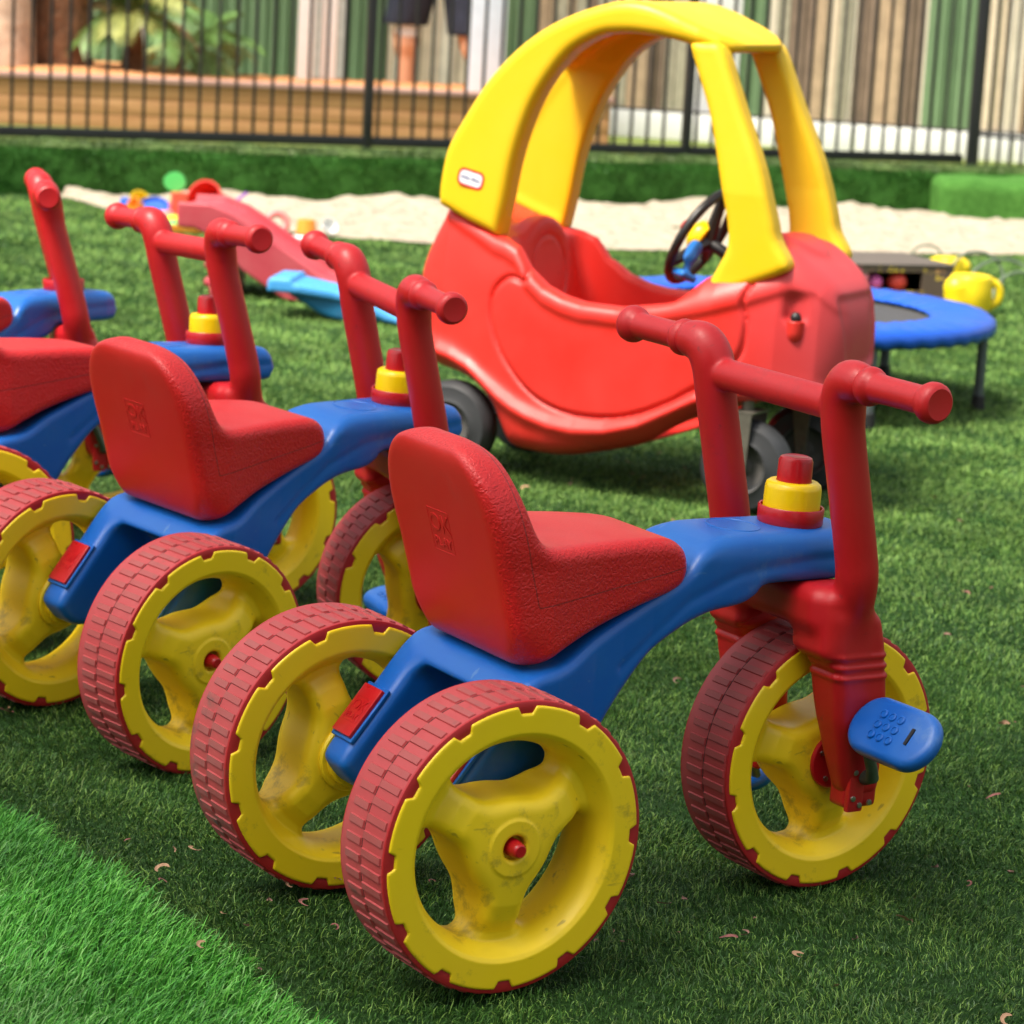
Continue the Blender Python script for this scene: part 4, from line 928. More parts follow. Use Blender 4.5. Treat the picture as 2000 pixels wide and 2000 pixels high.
def palm(x, y, z0, label, seedk=3, n=26):
    r_ = random.Random(seedk); rt = empty('palm_plant', (x, y, z0)); tag(rt, label, 'palm')
    m = bm_mesh('stem', lambda bm: add_tube(bm, [(0, 0, -.04), (.01, 0, .12), (.0, 0, .28)], [.06, .045, .035], 12)); m.materials.append(M_bark); new('stem', m, None, rt)
    mats = [plain('frond_green', (.12, .24, .05), .5, var=.3), plain('frond_yellow', (.34, .36, .10), .5, var=.3), plain('frond_brown', (.33, .20, .09), .7, var=.3)]
    for k in range(n):
        a_ = k * 2.399 + r_.uniform(-.2, .2); el = r_.uniform(.1, 1.35); L = r_.uniform(.24, .42); bm = bmesh.new(); p = Vector((0, 0, .26)); d = Vector((math.cos(a_) * math.cos(el), math.sin(a_) * math.cos(el), math.sin(el))); side = Vector((-math.sin(a_), math.cos(a_), 0)); pts = [p.copy()]
        for q in range(10): p = p + d * L / 10; d = (d + Vector((0, 0, -.17))).normalized(); pts.append(p.copy())
        add_tube(bm, pts, [.006 - .0005 * i for i in range(11)], 5)
        for i in range(2, 11):
            ll = .15 * math.sin(i / 11 * 3.0) + .03; dd = (pts[i] - pts[i - 1]).normalized()
            for s_ in (1, -1):
                for h_ in (0, .5):
                    b_ = pts[i] - dd * (L / 10) * h_; t_ = b_ + side * s_ * ll * .75 + dd * ll * .6 + Vector((0, 0, -ll * .45)); mid = (b_ + t_) / 2 + Vector((0, 0, ll * .08)); wv_ = dd * .008
                    v_ = [bm.verts.new(q_) for q_ in (b_ - wv_ * .5, b_ + wv_ * .5, mid + wv_, mid - wv_, t_)]; bm.faces.new((v_[0], v_[1], v_[2], v_[3])); bm.faces.new((v_[3], v_[2], v_[4]))
        m = bpy.data.meshes.new('frond'); bm.to_mesh(m); bm.free(); m.materials.append(mats[2] if k % 9 == 4 else mats[k % 2])
        new('frond', m, None, rt)
palm(-1.86, 13.55, .36, 'feathery palm with green and yellow fronds growing in the mulch')
palm(-1.60, 14.0, .20, 'smaller dark green palm behind the feathery one, before the green wall', 8, 12)

# person beyond the fence
SK = 1.9
def f_person(x, y, z):      # faces +x, feet at z 0; metres at full size 1.0, scaled later
    d = 9.
    def C(a_, b_, ra, rb=None, k=.03):
        nonlocal d
        q = cap(x, y, z, a_, b_, ra, rb); d = q if isinstance(d, float) else smin(d, q, k)
    # legs (front leg +y, rear leg -y)
    C((.01, .055, .50), (.075, .060, .285), .048, .034); C((.075, .060, .285), (.060, .062, .045), .031, .018, .012); C((.060, .062, .025), (.135, .070, .014), .018, .012, .012)
    C((.075, .060, .262), (.066, .062, .20), .029, .030, .02)
    C((-.01, -.055, .50), (-.020, -.060, .285), .048, .034); C((-.020, -.060, .285), (-.115, -.062, .060), .031, .018, .012); C((-.115, -.062, .045), (-.045, -.068, .012), .017, .012, .012)
    C((-.030, -.060, .262), (-.056, -.062, .20), .029, .030, .02)
    C((0, -.03, .52), (0, .03, .52), .066); C((0, 0, .53), (0, 0, .66), .062, .058, .04); C((0, 0, .68), (0, 0, .76), .062, .068, .04); C((0, -.075, .79), (0, .075, .79), .030, None, .05); C((0, 0, .80), (.008, 0, .865), .026, .024, .02)
    # head
    hd = np.sqrt(((x - .012) / .050)**2 + (y / .039)**2 + ((z - .930) / .063)**2); d = smin(d, (hd - 1) * .042, .012)
    C((.062, 0, .932), (.068, 0, .915), .006, .008, .008); C((.05, -.012, .893), (.05, .012, .893), .010, None, .006)
    for s_ in (1, -1): C((.008, .040 * s_, .935), (.004, .042 * s_, .918), .007, .005, .004)
    # arms
    C((0, .095, .785), (-.015, .112, .625), .024, .019, .02); C((-.015, .112, .625), (.035, .105, .495), .018, .012, .008)
    C((0, -.095, .785), (-.02, -.115, .625), .024, .019, .02); C((-.02, -.115, .625), (.010, -.112, .490), .018, .012, .008)
    for s_, hx in ((1, .040), (-1, .014)):
        yy = (.104 if s_ > 0 else .112) * s_; C((hx, yy, .488), (hx + .006, yy, .458), .013, .0125, .006)
        for j, L in enumerate((.030, .035, .033, .026)):
            fy = hx - .012 + .0085 * j; C((fy + .002, yy, .452), (fy + .010, yy - s_ * .002, .452 - L * .6), .0048, .0045, .002); C((fy + .010, yy - s_ * .002, .452 - L * .6), (fy + .008, yy - s_ * .010, .452 - L), .0044, .0038, .002)
        C((hx + .012, yy - s_ * .004, .480), (hx + .026, yy - s_ * .006, .456), .0055, .0045, .004)
    return d
P_, Q_ = nets(f_person, (-.16, -.15, -.005), (.16, .15, 1.0), .0050)
M_skin = plain('skin', (.62, .32, .19), .5, var=.06, scale=30, bump=.03); me_p = mesh_np('person', P_ * SK, Q_); me_p.materials.append(M_skin)
per = new('person', me_p, None, None, TR(-.475, 14.45, .162) @ Matrix.Rotation(R(128), 4, 'Z')); tag(per, 'person in dark navy clothes walking behind the fence', 'person')
def cloth(fn, lo, hi, name, mat, h=.006):
    P, Q = nets(fn, lo, hi, h); m = mesh_np(name, P * SK, Q); m.materials.append(mat); new(name, m, None, per)
M_nv = plain('navy_cloth', (.018, .024, .045), .85, var=.3, scale=12, bump=.5, bd=.01)
def f_short(x, y, z):
    d = cap(x, y, z, (.0, .045, .54), (.076, .061, .24), .066, .056); d = smin(d, cap(x, y, z, (0, -.045, .54), (-.035, -.061, .24), .066, .056), .02); d = smin(d, cap(x, y, z, (0, 0, .53), (0, 0, .58), .072), .02)
    return smax(d, .245 - z - .02*(y<0), .004)
cloth(f_short, (-.12, -.15, .20), (.15, .15, .67), 'trousers', M_nv)
def f_shirt(x, y, z):
    d = cap(x, y, z, (0, 0, .56), (0, 0, .77), .074, .080); d = smin(d, cap(x, y, z, (0, -.08, .782), (0, .08, .782), .036), .03)
    for s_ in (1, -1): d = smin(d, cap(x, y, z, (0, .098 * s_, .785), (-.010, .110 * s_, .695), .034, .031), .015)
    return smax(smax(d, .545 - z, .004), z - .822, .01)
cloth(f_shirt, (-.11, -.16, .53), (.11, .16, .84), 'shirt', M_nv)
M_hair = plain('dark_hair', (.02, .012, .008), .6, scale=60, bump=.6)
cloth(lambda x, y, z: smax((np.sqrt(((x + .002) / .055)**2 + (y / .046)**2 + ((z - .944) / .066)**2) - 1) * .05, (x - .03) * .8 + (.955 - z) * .9, .01), (-.07, -.06, .86), (.07, .06, 1.02), 'hair', M_hair)
M_shoe = plain('shoe', (.05, .045, .045), .6)
for (a_, b_) in (((.050, .062, .026), (.135, .070, .016)), ((-.118, -.062, .040), (-.042, -.068, .014))):
    cloth(lambda x, y, z: smax(cap(x, y, z, a_, b_, .026, .021), .0 - z, .004), (-.16, -.12, -.01), (.18, .12, .07), 'shoe', M_shoe)
cloth(lambda x, y, z: smax(cap(x, y, z, (.072, .060, .26), (.066, .060, .21), .0360, .034), np.abs(z - .232) - .018, .004), (.0, .0, .20), (.13, .12, .27), 'knee_band', plain('white_band', (.8, .8, .8), .8))
M_bag = plain('bag_cloth', (.025, .03, .05), .85, scale=15, bump=.5, bd=.01)
def f_bag(x, y, z): return smax(rbox(x, y, z, (0, 0, -.19), (.085 + 0 * z, .028, .13), .026) + .008 * np.sin(z * 30) * np.sin(x * 25), -1, .01)
P, Q = nets(f_bag, (-.12, -.06, -.35), (.12, .06, -.02), .007); m1 = mesh_np('b', P, Q); m2 = bm_mesh('h', lambda bm: add_tube(bm, [(-.05, 0, -.07), (-.035, 0, .0), (0, 0, .035), (.035, 0, .0), (.05, 0, -.07)], .006, 8))
hand = per.matrix_world @ (Vector((.020, -.112, .432)) * SK)
bag = new('shoulder_bag', join('shoulder_bag', [(m1, None, M_bag), (m2, None, M_bag)]), None, None, Matrix.Translation(hand) @ Matrix.Rotation(R(128), 4, 'Z')); tag(bag, 'dark navy cloth bag hanging from the walking person’s hand', 'bag')

# unseen tree added left behind the camera, its crown there to shade the tricycles
def added_shade_tree(x, y, cx, cy, cz, rx, ry, rz, n, seedk):
    rt = empty('added_shade_tree', (x, y, 0)); tag(rt, 'unseen leafy tree added to shade the tricycles', 'tree')
    def tr(bm):
        add_tube(bm, [(0, 0, -.1), (.02, 0, .5), (0, .03, 2.4), (.05, .1, 5.6)], [.26, .2, .17, .10], 16)
        r_ = random.Random(seedk)
        for k in range(9):
            a_ = k * 2.4; e_ = Vector((cx - x + rx * .7 * math.cos(a_), cy - y + ry * .7 * math.sin(a_), cz + rz * .2 * math.sin(k))); b_ = Vector((.03, .06, 4.4 + .13 * k)); add_tube(bm, [b_, (b_ + e_) / 2 + Vector((0, 0, .15)), e_], [.06, .04, .012], 8)
    m = bm_mesh('trunk', tr); m.materials.append(M_bark); new('trunk', m, None, rt)
    rg2 = np.random.default_rng(seedk); nc = 150; u_ = rg2.normal(0, 1, (nc, 3)); u_ /= np.linalg.norm(u_, axis=1, keepdims=True); cl = u_ * rg2.uniform(0, 1, (nc, 1))**.4 * (rx, ry, rz)
    c = cl[rg2.integers(0, nc, n)] + rg2.normal(0, .17, (n, 3)) + (cx - x, cy - y, cz)
    u_ = rg2.normal(0, 1, (n, 3)); u_ /= np.linalg.norm(u_, axis=1, keepdims=True); v_ = np.cross(u_, rg2.normal(0, 1, (n, 3))); v_ /= np.linalg.norm(v_, axis=1, keepdims=True)
    L = rg2.uniform(.05, .09, (n, 1)); V = np.stack([c - u_ * L, c + v_ * L * .5, c + u_ * L, c - v_ * L * .5], 1).reshape(-1, 3); F = np.arange(4 * n).reshape(-1, 4)
    m = mesh_np('crown', V, F, False); m.materials.append(M_leafs[0]); m.materials.append(M_leafs[1]); m.polygons.foreach_set('material_index', rg2.integers(0, 2, n).astype(np.int32)); new('crown', m, None, rt)
added_shade_tree(-4.2, -.6, -2.8, .8, 6.5, 2.2, 1.75, .6, 5500, 31)

# unseen building added behind the camera to keep low light off near sides
rt = empty('added_building', (-3.6, -1.9, 0)); tag(rt, 'unseen dark building added behind the camera to hold back light', 'building')
new('wall', boxm('wall', (2.2, -.1, 2.0), (4.4, .2, 4.0), plain('dark_render', (.10, .085, .075), .9, scale=5)), None, rt)
for q in (1.1, 3.1):
    wf_ = new('window', boxm('window', (q, .012, 1.5), (1.1, .03, 1.2), M_dk), None, rt); new('pane', boxm('pane', (q, .03, 1.5), (1.0, .012, 1.1), plain('dark_glass', (.02, .025, .03), .1)), None, wf_)
new('roof', boxm('roof', (2.2, -1.0, 4.08), (4.8, 2.6, .12), M_dk), None, rt)

# ================================================================== play equipment on the turf
M_pink = plastic('slide_red', (.46, .05, .07), (.50, .11, .12), rough=.5, dirt_amt=.1, wear=.6, scratch=False)
def f_slide(x, y, z):      # x along the chute, y across
    top = [(-.300, .246), (-.215, .246), (-.145, .222), (.10, .060), (.20, .022), (.27, .012), (.27, .0), (.18, -.002), (.06, .028), (-.165, .184), (-.225, .200), (-.300, .200)]
    deck = smax(poly(x, z, top), np.abs(y) - .150, .012); wall = smax(smax(poly(x, z, [(-.30, .262), (-.21, .262), (-.140, .240), (.11, .082), (.21, .038), (.27, .024), (.27, 0), (-.16, 0), (.02, .0), (-.30, .195)]), np.abs(np.abs(y) - .142) - .011, .006), poly(x, z, [(-.31, .27), (-.2, .27), (.28, .04), (.28, -.01), (.02, -.01), (-.07, .004), (-.155, .15), (-.25, .19), (-.31, .19)]), .008)
    d = smin(deck, wall, .006)
    leg = rbox(x, y, z, (-.175, 0, .085), (.030, .140, .095), .018)
    for zc in (.035, .085, .135):
        for yc in (-.09, 0, .09): leg = smin(leg, cap(x, y, z, (-.210, yc - .02, zc), (-.210, yc + .02, zc), .015), .008)
    return smin(d, leg, .010)
me = sdf_mesh('slide_board', f_slide, (-.33, -.17, -.012), (.30, .17, .28), .005); me.materials.append(M_pink)
sl = empty('toy_slide', (-.690, 8.47, 0), R(-4)); tag(sl, 'small faded red toddler slide standing on the turf before the sand', 'slide'); new('slide_board', me, None, sl)
M_sky = plastic('rocker_light', (.06, .33, .72), (.12, .42, .78), rough=.45, dirt_amt=.05, scratch=False); M_teal = plastic('rocker_dark', (.005, .13, .27), (.01, .16, .32), rough=.5, dirt_amt=.1, scratch=False)
ss = empty('seesaw', (-.505, 8.0, 0), R(-6)); tag(ss, 'blue boat-shaped seesaw rocker tipped so that its right end touches the turf', 'seesaw')
def f_deck(x, y, z):
    top = [(-.185, .098), (-.178, .110), (-.12, .110), (-.113, .098), (.05, .076), (.15, .030), (.205, .010), (.205, -.002), (.14, .008), (.04, .052), (-.10, .070), (-.185, .072)]
    return smax(poly(x, z, top), np.abs(y) - .085 - .02 * np.clip(-x / .1, 0, 1), .010)
me = sdf_mesh('deck', f_deck, (-.21, -.13, -.02), (.23, .13, .13), .004); me.materials.append(M_sky); new('deck', me, None, ss)
me = sdf_mesh('hull', lambda x, y, z: smax(poly(x, z, spline([(-.13, .072), (-.085, .040), (-.035, .012), (.02, .0), (.08, .0), (.14, .006), (.16, .02), (.05, .06)], 4)), np.abs(y) - .075, .016), (-.16, -.1, -.012), (.19, .1, .09), .004); me.materials.append(M_teal); new('hull', me, None, ss)

# trampoline
TC = (.6201, 7.0138); tp = empty('trampoline', (TC[0], TC[1], 0)); tag(tp, 'small round trampoline with a blue safety pad and grey legs', 'trampoline')
M_pad = plastic('pad_blue', (.008, .085, .52), (.02, .14, .58), rough=.33, dirt_amt=.05, bump=.1, scratch=False); M_mat = plain('jump_mat', (.05, .05, .052), .8, scale=200); M_leg = plain('grey_steel', (.12, .14, .15), .4, .3); M_foot = plain('black_foot', (.01, .01, .01), .6)
def pad():
    prof = [(.355, .214), (.362, .221), (.40, .228), (.455, .230), (.495, .226), (.512, .214), (.514, .196), (.508, .184), (.500, .186), (.500, .20), (.37, .208), (.355, .214)]
    seg = 240; V = []
    for i in range(seg):
        a_ = 2 * math.pi * i / seg
        for k, (r_, z_) in enumerate(prof):
            wr = .0045 * math.sin(a_ * 38 + 2 * math.sin(a_ * 7)) * math.sin((r_ - .35) / .15 * math.pi) if k < 6 else .003 * math.sin(a_ * 50)
            V.append((r_ * math.cos(a_), r_ * math.sin(a_), z_ + wr))
    n = len(prof); F = [(i * n + k, ((i + 1) % seg) * n + k, ((i + 1) % seg) * n + k + 1, i * n + k + 1) for i in range(seg) for k in range(n - 1)]
    m = mesh_np('pad', np.array(V), np.array(F)); m.materials.append(M_pad); return m
new('pad', pad(), None, tp)
m = lathe('jump_mat', [(0, .196), (.33, .199), (.345, .200), (.36, .205), (.36, .200), (.33, .194), (0, .191)], 64); m.materials.append(M_mat); new('jump_mat', m, None, tp)
m = bm_mesh('ring_frame', lambda bm: add_tube(bm, [(.485 * math.cos(t), .485 * math.sin(t), .190) for t in np.linspace(0, 2 * math.pi, 65)], .011, 10, False)); m.materials.append(M_leg); new('ring_frame', m, None, tp)
lm = bm_mesh('leg', lambda bm: add_tube(bm, [(0, 0, .186), (0, 0, .012)], [.0125, .0125], 14)); lm.materials.append(M_leg); fm = lathe('foot', [(0, 0), (.0185, 0), (.0185, .006), (.0155, .034), (.0135, .036), (0, .036)], 18); fm.materials.append(M_foot)
for k in range(6):
    a_ = R(-9 + 60 * k); l_ = new('leg', lm, None, tp, TR(.485 * math.cos(a_), .485 * math.sin(a_), 0)); new('foot', fm, None, l_)

# storage crate with slot, balls, yellow cans, hose
mc, nt, b = nmat('crate_print'); tc = N(nt, 'ShaderNodeTexCoord'); v = N(nt, 'ShaderNodeTexVoronoi'); v.inputs['Scale'].default_value = 48; v.inputs['Randomness'].default_value = .4; nt.links.new(tc.outputs['Object'], v.inputs['Vector'])
dot = ramp(nt, v.outputs['Distance'], [(.0, (0, 0, 0)), (.26, (0, 0, 0)), (.30, (1, 1, 1)), (.42, (1, 1, 1)), (.46, (0, 0, 0))]); nz = noise(nt, 9, 2); msk = ramp(nt, nz.outputs[0], [(.42, (0, 0, 0)), (.50, (1, 1, 1))]); hue = noise(nt, 6, 1); hc = ramp(nt, hue.outputs[0], [(.45, (.85, .60, .06)), (.55, (.80, .15, .30))])
fm_ = N(nt, 'ShaderNodeMath', operation='MULTIPLY'); nt.links.new(dot.outputs[0], fm_.inputs[0]); nt.links.new(msk.outputs[0], fm_.inputs[1]); nt.links.new(mix(nt, fm_.outputs[0], (.12, .085, .06), hc.outputs[0]), b.inputs['Base Color']) if False else None
cc_ = N(nt, 'ShaderNodeMix', data_type='RGBA'); nt.links.new(fm_.outputs[0], cc_.inputs[0]); cc_.inputs[6].default_value = (.13, .09, .065, 1); nt.links.new(hc.outputs[0], cc_.inputs[7]); nt.links.new(cc_.outputs[2], b.inputs['Base Color']); b.inputs['Roughness'].default_value = .6
ca = math.atan2(.09, .24); cb = empty('storage_crate', (1.36, 9.30, 0), ca); tag(cb, 'low brown patterned crate with a slot, beside the yellow cans', 'crate')
def crate(bm):
    add_box(bm, (-.42 * .86, -.0, .055), (.118, .008, .10)); add_box(bm, (-.055, 0, .055), (.11, .008, .10)); add_box(bm, (-.2065, 0, .016), (.193, .008, .022)); add_box(bm, (-.2065, 0, .096), (.193, .008, .018))
    add_box(bm, (-.004, .175, .055), (.008, .342, .10)); add_box(bm, (-.416, .175, .055), (.008, .342, .10)); add_box(bm, (-.21, .350, .055), (.42, .008, .10))
m = bm_mesh('crate_walls', crate); m.materials.append(mc); new('crate_walls', m, None, cb)
new('lid', boxm('lid', (-.21, .175, .108), (.43, .365, .007), plain('crate_lid', (.11, .09, .075), .6, scale=40), .002), None, cb); new('bottom', boxm('bot', (-.21, .175, .006), (.41, .34, .006), M_dk), None, cb)
def ball(name, loc, r_, col, label, cat='ball'):
    bm = bmesh.new(); bmesh.ops.create_uvsphere(bm, u_segments=24, v_segments=16, radius=r_); m = bpy.data.meshes.new(name); bm.to_mesh(m); bm.free(); sharp(m, 60); m.materials.append(plain(name, col, .45, var=.05)); o = new(name, m, None, None, TR(*loc)); tag(o, label, cat); return o
cw = Matrix.Translation((1.36, 9.30, 0)) @ Matrix.Rotation(ca, 4, 'Z')
p_ = cw @ Vector((-.262, .03, .049)); ball('toy_ball', p_, .026, (.70, .12, .40), 'pink ball inside the crate, left of the red one'); p_ = cw @ Vector((-.180, .035, .051)); ball('toy_ball', p_, .032, (.70, .06, .04), 'orange-red ball inside the crate, seen through the slot')
M_can = plastic('can_yellow', (.80, .60, .005), (.8, .62, .03), rough=.4, dirt_amt=.05, scratch=False)
def f_can(x, y, z):
    r_ = np.sqrt(x * x + y * y); d = smax(r_ - .065 - .004 * np.cos((z - .06) * 40), np.abs(z - .063) - .060, .016); d = smin(d, cap(x, y, z, (-.040, -.03, .045), (-.046, -.032, .080), .042, .040), .012)
    hnd = np.sqrt((np.sqrt((x - .052)**2 + (z - .066)**2) - .040)**2 + y * y) - .012; d = smin(d, hnd, .008)
    return d
me = sdf_mesh('can_body', f_can, (-.12, -.09, -.004), (.12, .09, .165), .004); me.materials.append(M_can)
wc = new('watering_can', me, None, None, TR(1.362, 8.93, 0)); tag(wc, 'big round yellow watering can standing right of the crate', 'watering can')
m2_ = me.copy(); m2_.transform(Matrix.Scale(.80, 4)); wc = new('watering_can', m2_, None, None, TR(1.400, 9.70, 0) @ Matrix.Rotation(R(150), 4, 'Z')); tag(wc, 'smaller yellow can farther back, behind the corner of the crate', 'watering can')
def loop(c, r_, a0, a1, tilt, zc): return [(c[0] + r_ * math.cos(t), c[1] + tilt * math.sin(t) * r_, max(.006, zc + r_ * math.sin(t) * .9)) for t in np.linspace(a0, a1, 28)]
hs = empty('garden_hose', (1.45, 9.5, 0)); tag(hs, 'thin grey-green hose looping over the turf behind the cans', 'hose'); M_hose = plain('hose_green', (.10, .14, .09), .5)
for c_, r_, a0, a1, tl, zc, rd in (((1.335, 9.75), .055, 0, math.pi, .3, .078, .004), ((1.475, 9.55), .085, -.3, math.pi + .2, .4, .055, .005), ((1.56, 9.5), .125, -.5, math.pi + .3, .5, .0, .005), ((1.60, 9.35), .10, -.4, math.pi + .2, .6, .0, .005)):
    m = bm_mesh('coil', lambda bm: add_tube(bm, loop((c_[0] - 1.45, c_[1] - 9.5), r_, a0, a1, tl, zc), rd, 7)); m.materials.append(M_hose); new('coil', m, None, hs)

# ================================================================== sand toys
def pl_(n, c): return plastic('toy_' + n, c, tuple(min(1, q * 1.1) for q in c), rough=.4, dirt_amt=.0, wear=.2, scratch=False)
TC_ = {k: pl_(k, c) for k, c in dict(red=(.70, .03, .02), green=(.10, .58, .14), yellow=(.82, .60, .03), blue=(.02, .10, .50), orange=(.82, .30, .03), teal=(.02, .38, .42), sky=(.10, .40, .75), pink=(.75, .22, .20), navy=(.02, .04, .18), white=(.78, .78, .76), purple=(.28, .06, .50), coral=(.75, .12, .07)).items()}
def cup_prof(r_, h): return [(0, 0), (r_ * .75, 0), (r_ * .78, .003), (r_, h * .96), (r_ * 1.08, h), (r_ * .98, h), (r_ * .72, .006), (0, .006)]
def toy(name, me, mat, loc, rot, label, cat):
    if not me.materials: me.materials.append(mat)
    z0 = float(ground_z(loc[0], loc[1])); dz = 0
    if loc[1] > sand_near(loc[0]): t_ = (loc[1] - float(sand_near(loc[0]))) / max(.1, float(sand_far(loc[0]) - sand_near(loc[0]))); dz = .004 + .014 * min(1, t_)**1.5
    o = new(name, me, None, None, TR(loc[0], loc[1], z0 + dz + loc[2]) @ Matrix.Rotation(R(rot[2]), 4, 'Z') @ Matrix.Rotation(R(rot[0]), 4, 'X') @ Matrix.Rotation(R(rot[1]), 4, 'Y') @ Matrix.Scale(1.32, 4)); tag(o, label, cat, 'sand toys lying at the edge of the sand'); return o
def scoop(bm):
    add_tube(bm, [(0, 0, 0), (0, 0, .075)], [.006, .006], 8)
    pts = [(.030 * math.cos(t), .105 + .026 * math.sin(t)) for t in np.linspace(0, 2 * math.pi, 20)[:-1]]; add_prism(bm, pts, -.007, .007, 'xz')
toy('toy_shovel', bm_mesh('s', scoop, 0), TC_['green'], (-1.295, 10.53, -.01), (0, 8, 0), 'bright green shovel stuck upright in the sand', 'toy shovel')
toy('toy_bucket', lathe('b', cup_prof(.048, .085), 28), TC_['red'], (-1.125, 10.56, .044), (72, 0, -20), 'red bucket lying on its side with its mouth open', 'toy bucket')
toy('toy_cup', lathe('c', cup_prof(.030, .04), 24), TC_['blue'], (-1.475, 10.80, .036), (180, 0, 0), 'dark blue cup upside down, leftmost of the sand toys', 'toy cup')
toy('toy_cup', lathe('c', cup_prof(.028, .035), 24), TC_['yellow'], (-1.437, 10.70, .020), (60, 0, 30), 'yellow cup beside the dark blue one', 'toy cup')
toy('toy_truck', bm_mesh('t', lambda bm: (add_box(bm, (0, 0, .025), (.11, .05, .035)), add_box(bm, (-.03, 0, .055), (.04, .045, .03)), [add_tube(bm, [(q, -.03, .010), (q, .03, .010)], .012, 12) for q in (-.035, .035)]), 0), TC_['coral'], (-1.215, 10.50, 0), (0, 0, 15), 'coral red toy truck between green shovel and red bucket', 'toy truck')
toy('toy_rake', bm_mesh('r', lambda bm: (add_tube(bm, [(0, 0, 0), (0, 0, .10)], .004, 8), add_tube(bm, [(-.015, 0, .0), (.015, 0, .0)], .005, 8)), 0), TC_['purple'], (-1.115, 10.50, .022), (0, 52, 0), 'thin purple rake handle sticking out of the red bucket', 'toy rake')
toy('toy_mould', lathe('m', [(0, 0), (.030, 0), (.028, .012), (.018, .022), (0, .026)], 20), TC_['green'], (-1.115, 10.42, 0), (0, 0, 0), 'green sand mould in front of the red bucket', 'sand mould')
toy('toy_tray', bm_mesh('t', lambda bm: (add_box(bm, (0, 0, .006), (.13, .08, .012)), add_box(bm, (0, .038, .014), (.13, .006, .018)), add_box(bm, (0, -.038, .014), (.13, .006, .018))), .002), TC_['orange'], (-1.185, 10.05, 0), (0, 0, 20), 'flat orange tray lying on the turf edge', 'toy tray')
toy('toy_mould', lathe('m', [(0, 0), (.026, 0), (.024, .010), (.015, .018), (0, .020)], 20), TC_['green'], (-1.215, 10.03, .016), (0, 0, 0), 'light green mould lying on the orange tray', 'sand mould')
ball('toy_ball', (-.968, 10.40, .035), .020, (.82, .60, .03), 'small yellow ball on the sand right of the red bucket')
toy('toy_boat', bm_mesh('b', lambda bm: add_prism(bm, [(-.035, .018), (-.024, 0), (.024, 0), (.035, .018)], -.014, .014, 'xz'), .003), TC_['sky'], (-.945, 10.33, .0), (0, 0, 10), 'small sky blue toy boat beside the yellow ball', 'toy boat')
toy('toy_cup', lathe('c', cup_prof(.020, .025), 20), TC_['teal'], (-1.005, 10.36, 0), (0, 0, 0), 'tiny teal cup left of the sky blue boat', 'toy cup')
m = bm_mesh('r', lambda bm: add_tube(bm, [(.026 * math.cos(t), .026 * math.sin(t), 0) for t in np.linspace(0, 2 * math.pi, 33)], .010, 10, False))
toy('toy_ring', m, TC_['pink'], (-.875, 10.20, .034), (75, 0, 10), 'pink throwing ring standing on edge in the sand', 'toy ring')
toy('toy_block', bm_mesh('b', lambda bm: add_box(bm, (0, 0, .012), (.055, .04, .024)), .004), TC_['navy'], (-.875, 10.03, 0), (0, 0, 25), 'navy blue block in front of the pink ring', 'toy block')
toy('toy_plate', lathe('p', [(0, 0), (.034, 0), (.046, .008), (.045, .010), (.032, .003), (0, .003)], 28), TC_['white'], (-.81, 9.98, 0), (0, 0, 0), 'white plate lying at the near edge of the sand', 'toy plate')
toy('toy_spade', bm_mesh('s', lambda bm: (add_box(bm, (0, 0, .004), (.035, .03, .006)), add_tube(bm, [(.015, 0, .006), (.07, 0, .008)], .005, 8)), .0), TC_['coral'], (-.875, 9.90, 0), (0, 0, -10), 'coral spade lying flat, nearest of the sand toys', 'toy spade')
toy('toy_cup', lathe('c', cup_prof(.030, .048), 24), TC_['orange'], (-.775, 10.24, .046), (180, 0, 0), 'orange cup turned over right of the pink ring', 'toy cup')
toy('toy_cup', lathe('c', cup_prof(.022, .022), 24), TC_['white'], (-.705, 10.22, .02), (60, 0, 40), 'white cup tipped over, rightmost of the sand toys', 'toy cup')
toy('toy_mould', lathe('m', [(0, 0), (.034, 0), (.032, .014), (.020, .028), (0, .03)], 20), TC_['pink'], (-1.29, 10.40, 0), (0, 0, 0), 'pink sand mould below the green shovel', 'sand mould')

toy('toy_sieve', lathe('s', [(0, 0), (.036, 0), (.040, .012), (.043, .014), (.041, .016), (.034, .006), (0, .006)], 26), TC_['blue'], (-1.36, 10.62, .012), (35, 0, 0), 'blue sieve tilted in the sand left of the green shovel', 'sieve')
toy('toy_cup', lathe('c', cup_prof(.026, .03), 22), TC_['orange'], (-1.40, 10.55, .02), (65, 0, -50), 'orange cup on its side below the blue sieve', 'toy cup')
toy('toy_mould', lathe('m', [(0, 0), (.030, 0), (.026, .018), (.010, .026), (0, .027)], 18), TC_['yellow'], (-1.245, 10.28, 0), (0, 0, 0), 'yellow star-like mould behind the orange tray', 'sand mould')
toy('toy_cup', lathe('c', cup_prof(.024, .03), 22), TC_['sky'], (-1.05, 10.25, .018), (70, 0, 20), 'light blue cup lying below the red bucket', 'toy cup')
toy('toy_tray', bm_mesh('t', lambda bm: (add_box(bm, (0, 0, .005), (.09, .06, .010)), add_box(bm, (0, .028, .012), (.09, .005, .014))), .002), TC_['red'], (-.955, 10.12, 0), (0, 0, -15), 'flat red tray left of the navy block', 'toy tray')
toy('toy_mould', lathe('m', [(0, 0), (.024, 0), (.022, .014), (.012, .022), (0, .023)], 18), TC_['yellow'], (-1.07, 10.45, 0), (0, 0, 0), 'yellow mould at the foot of the red bucket', 'sand mould')

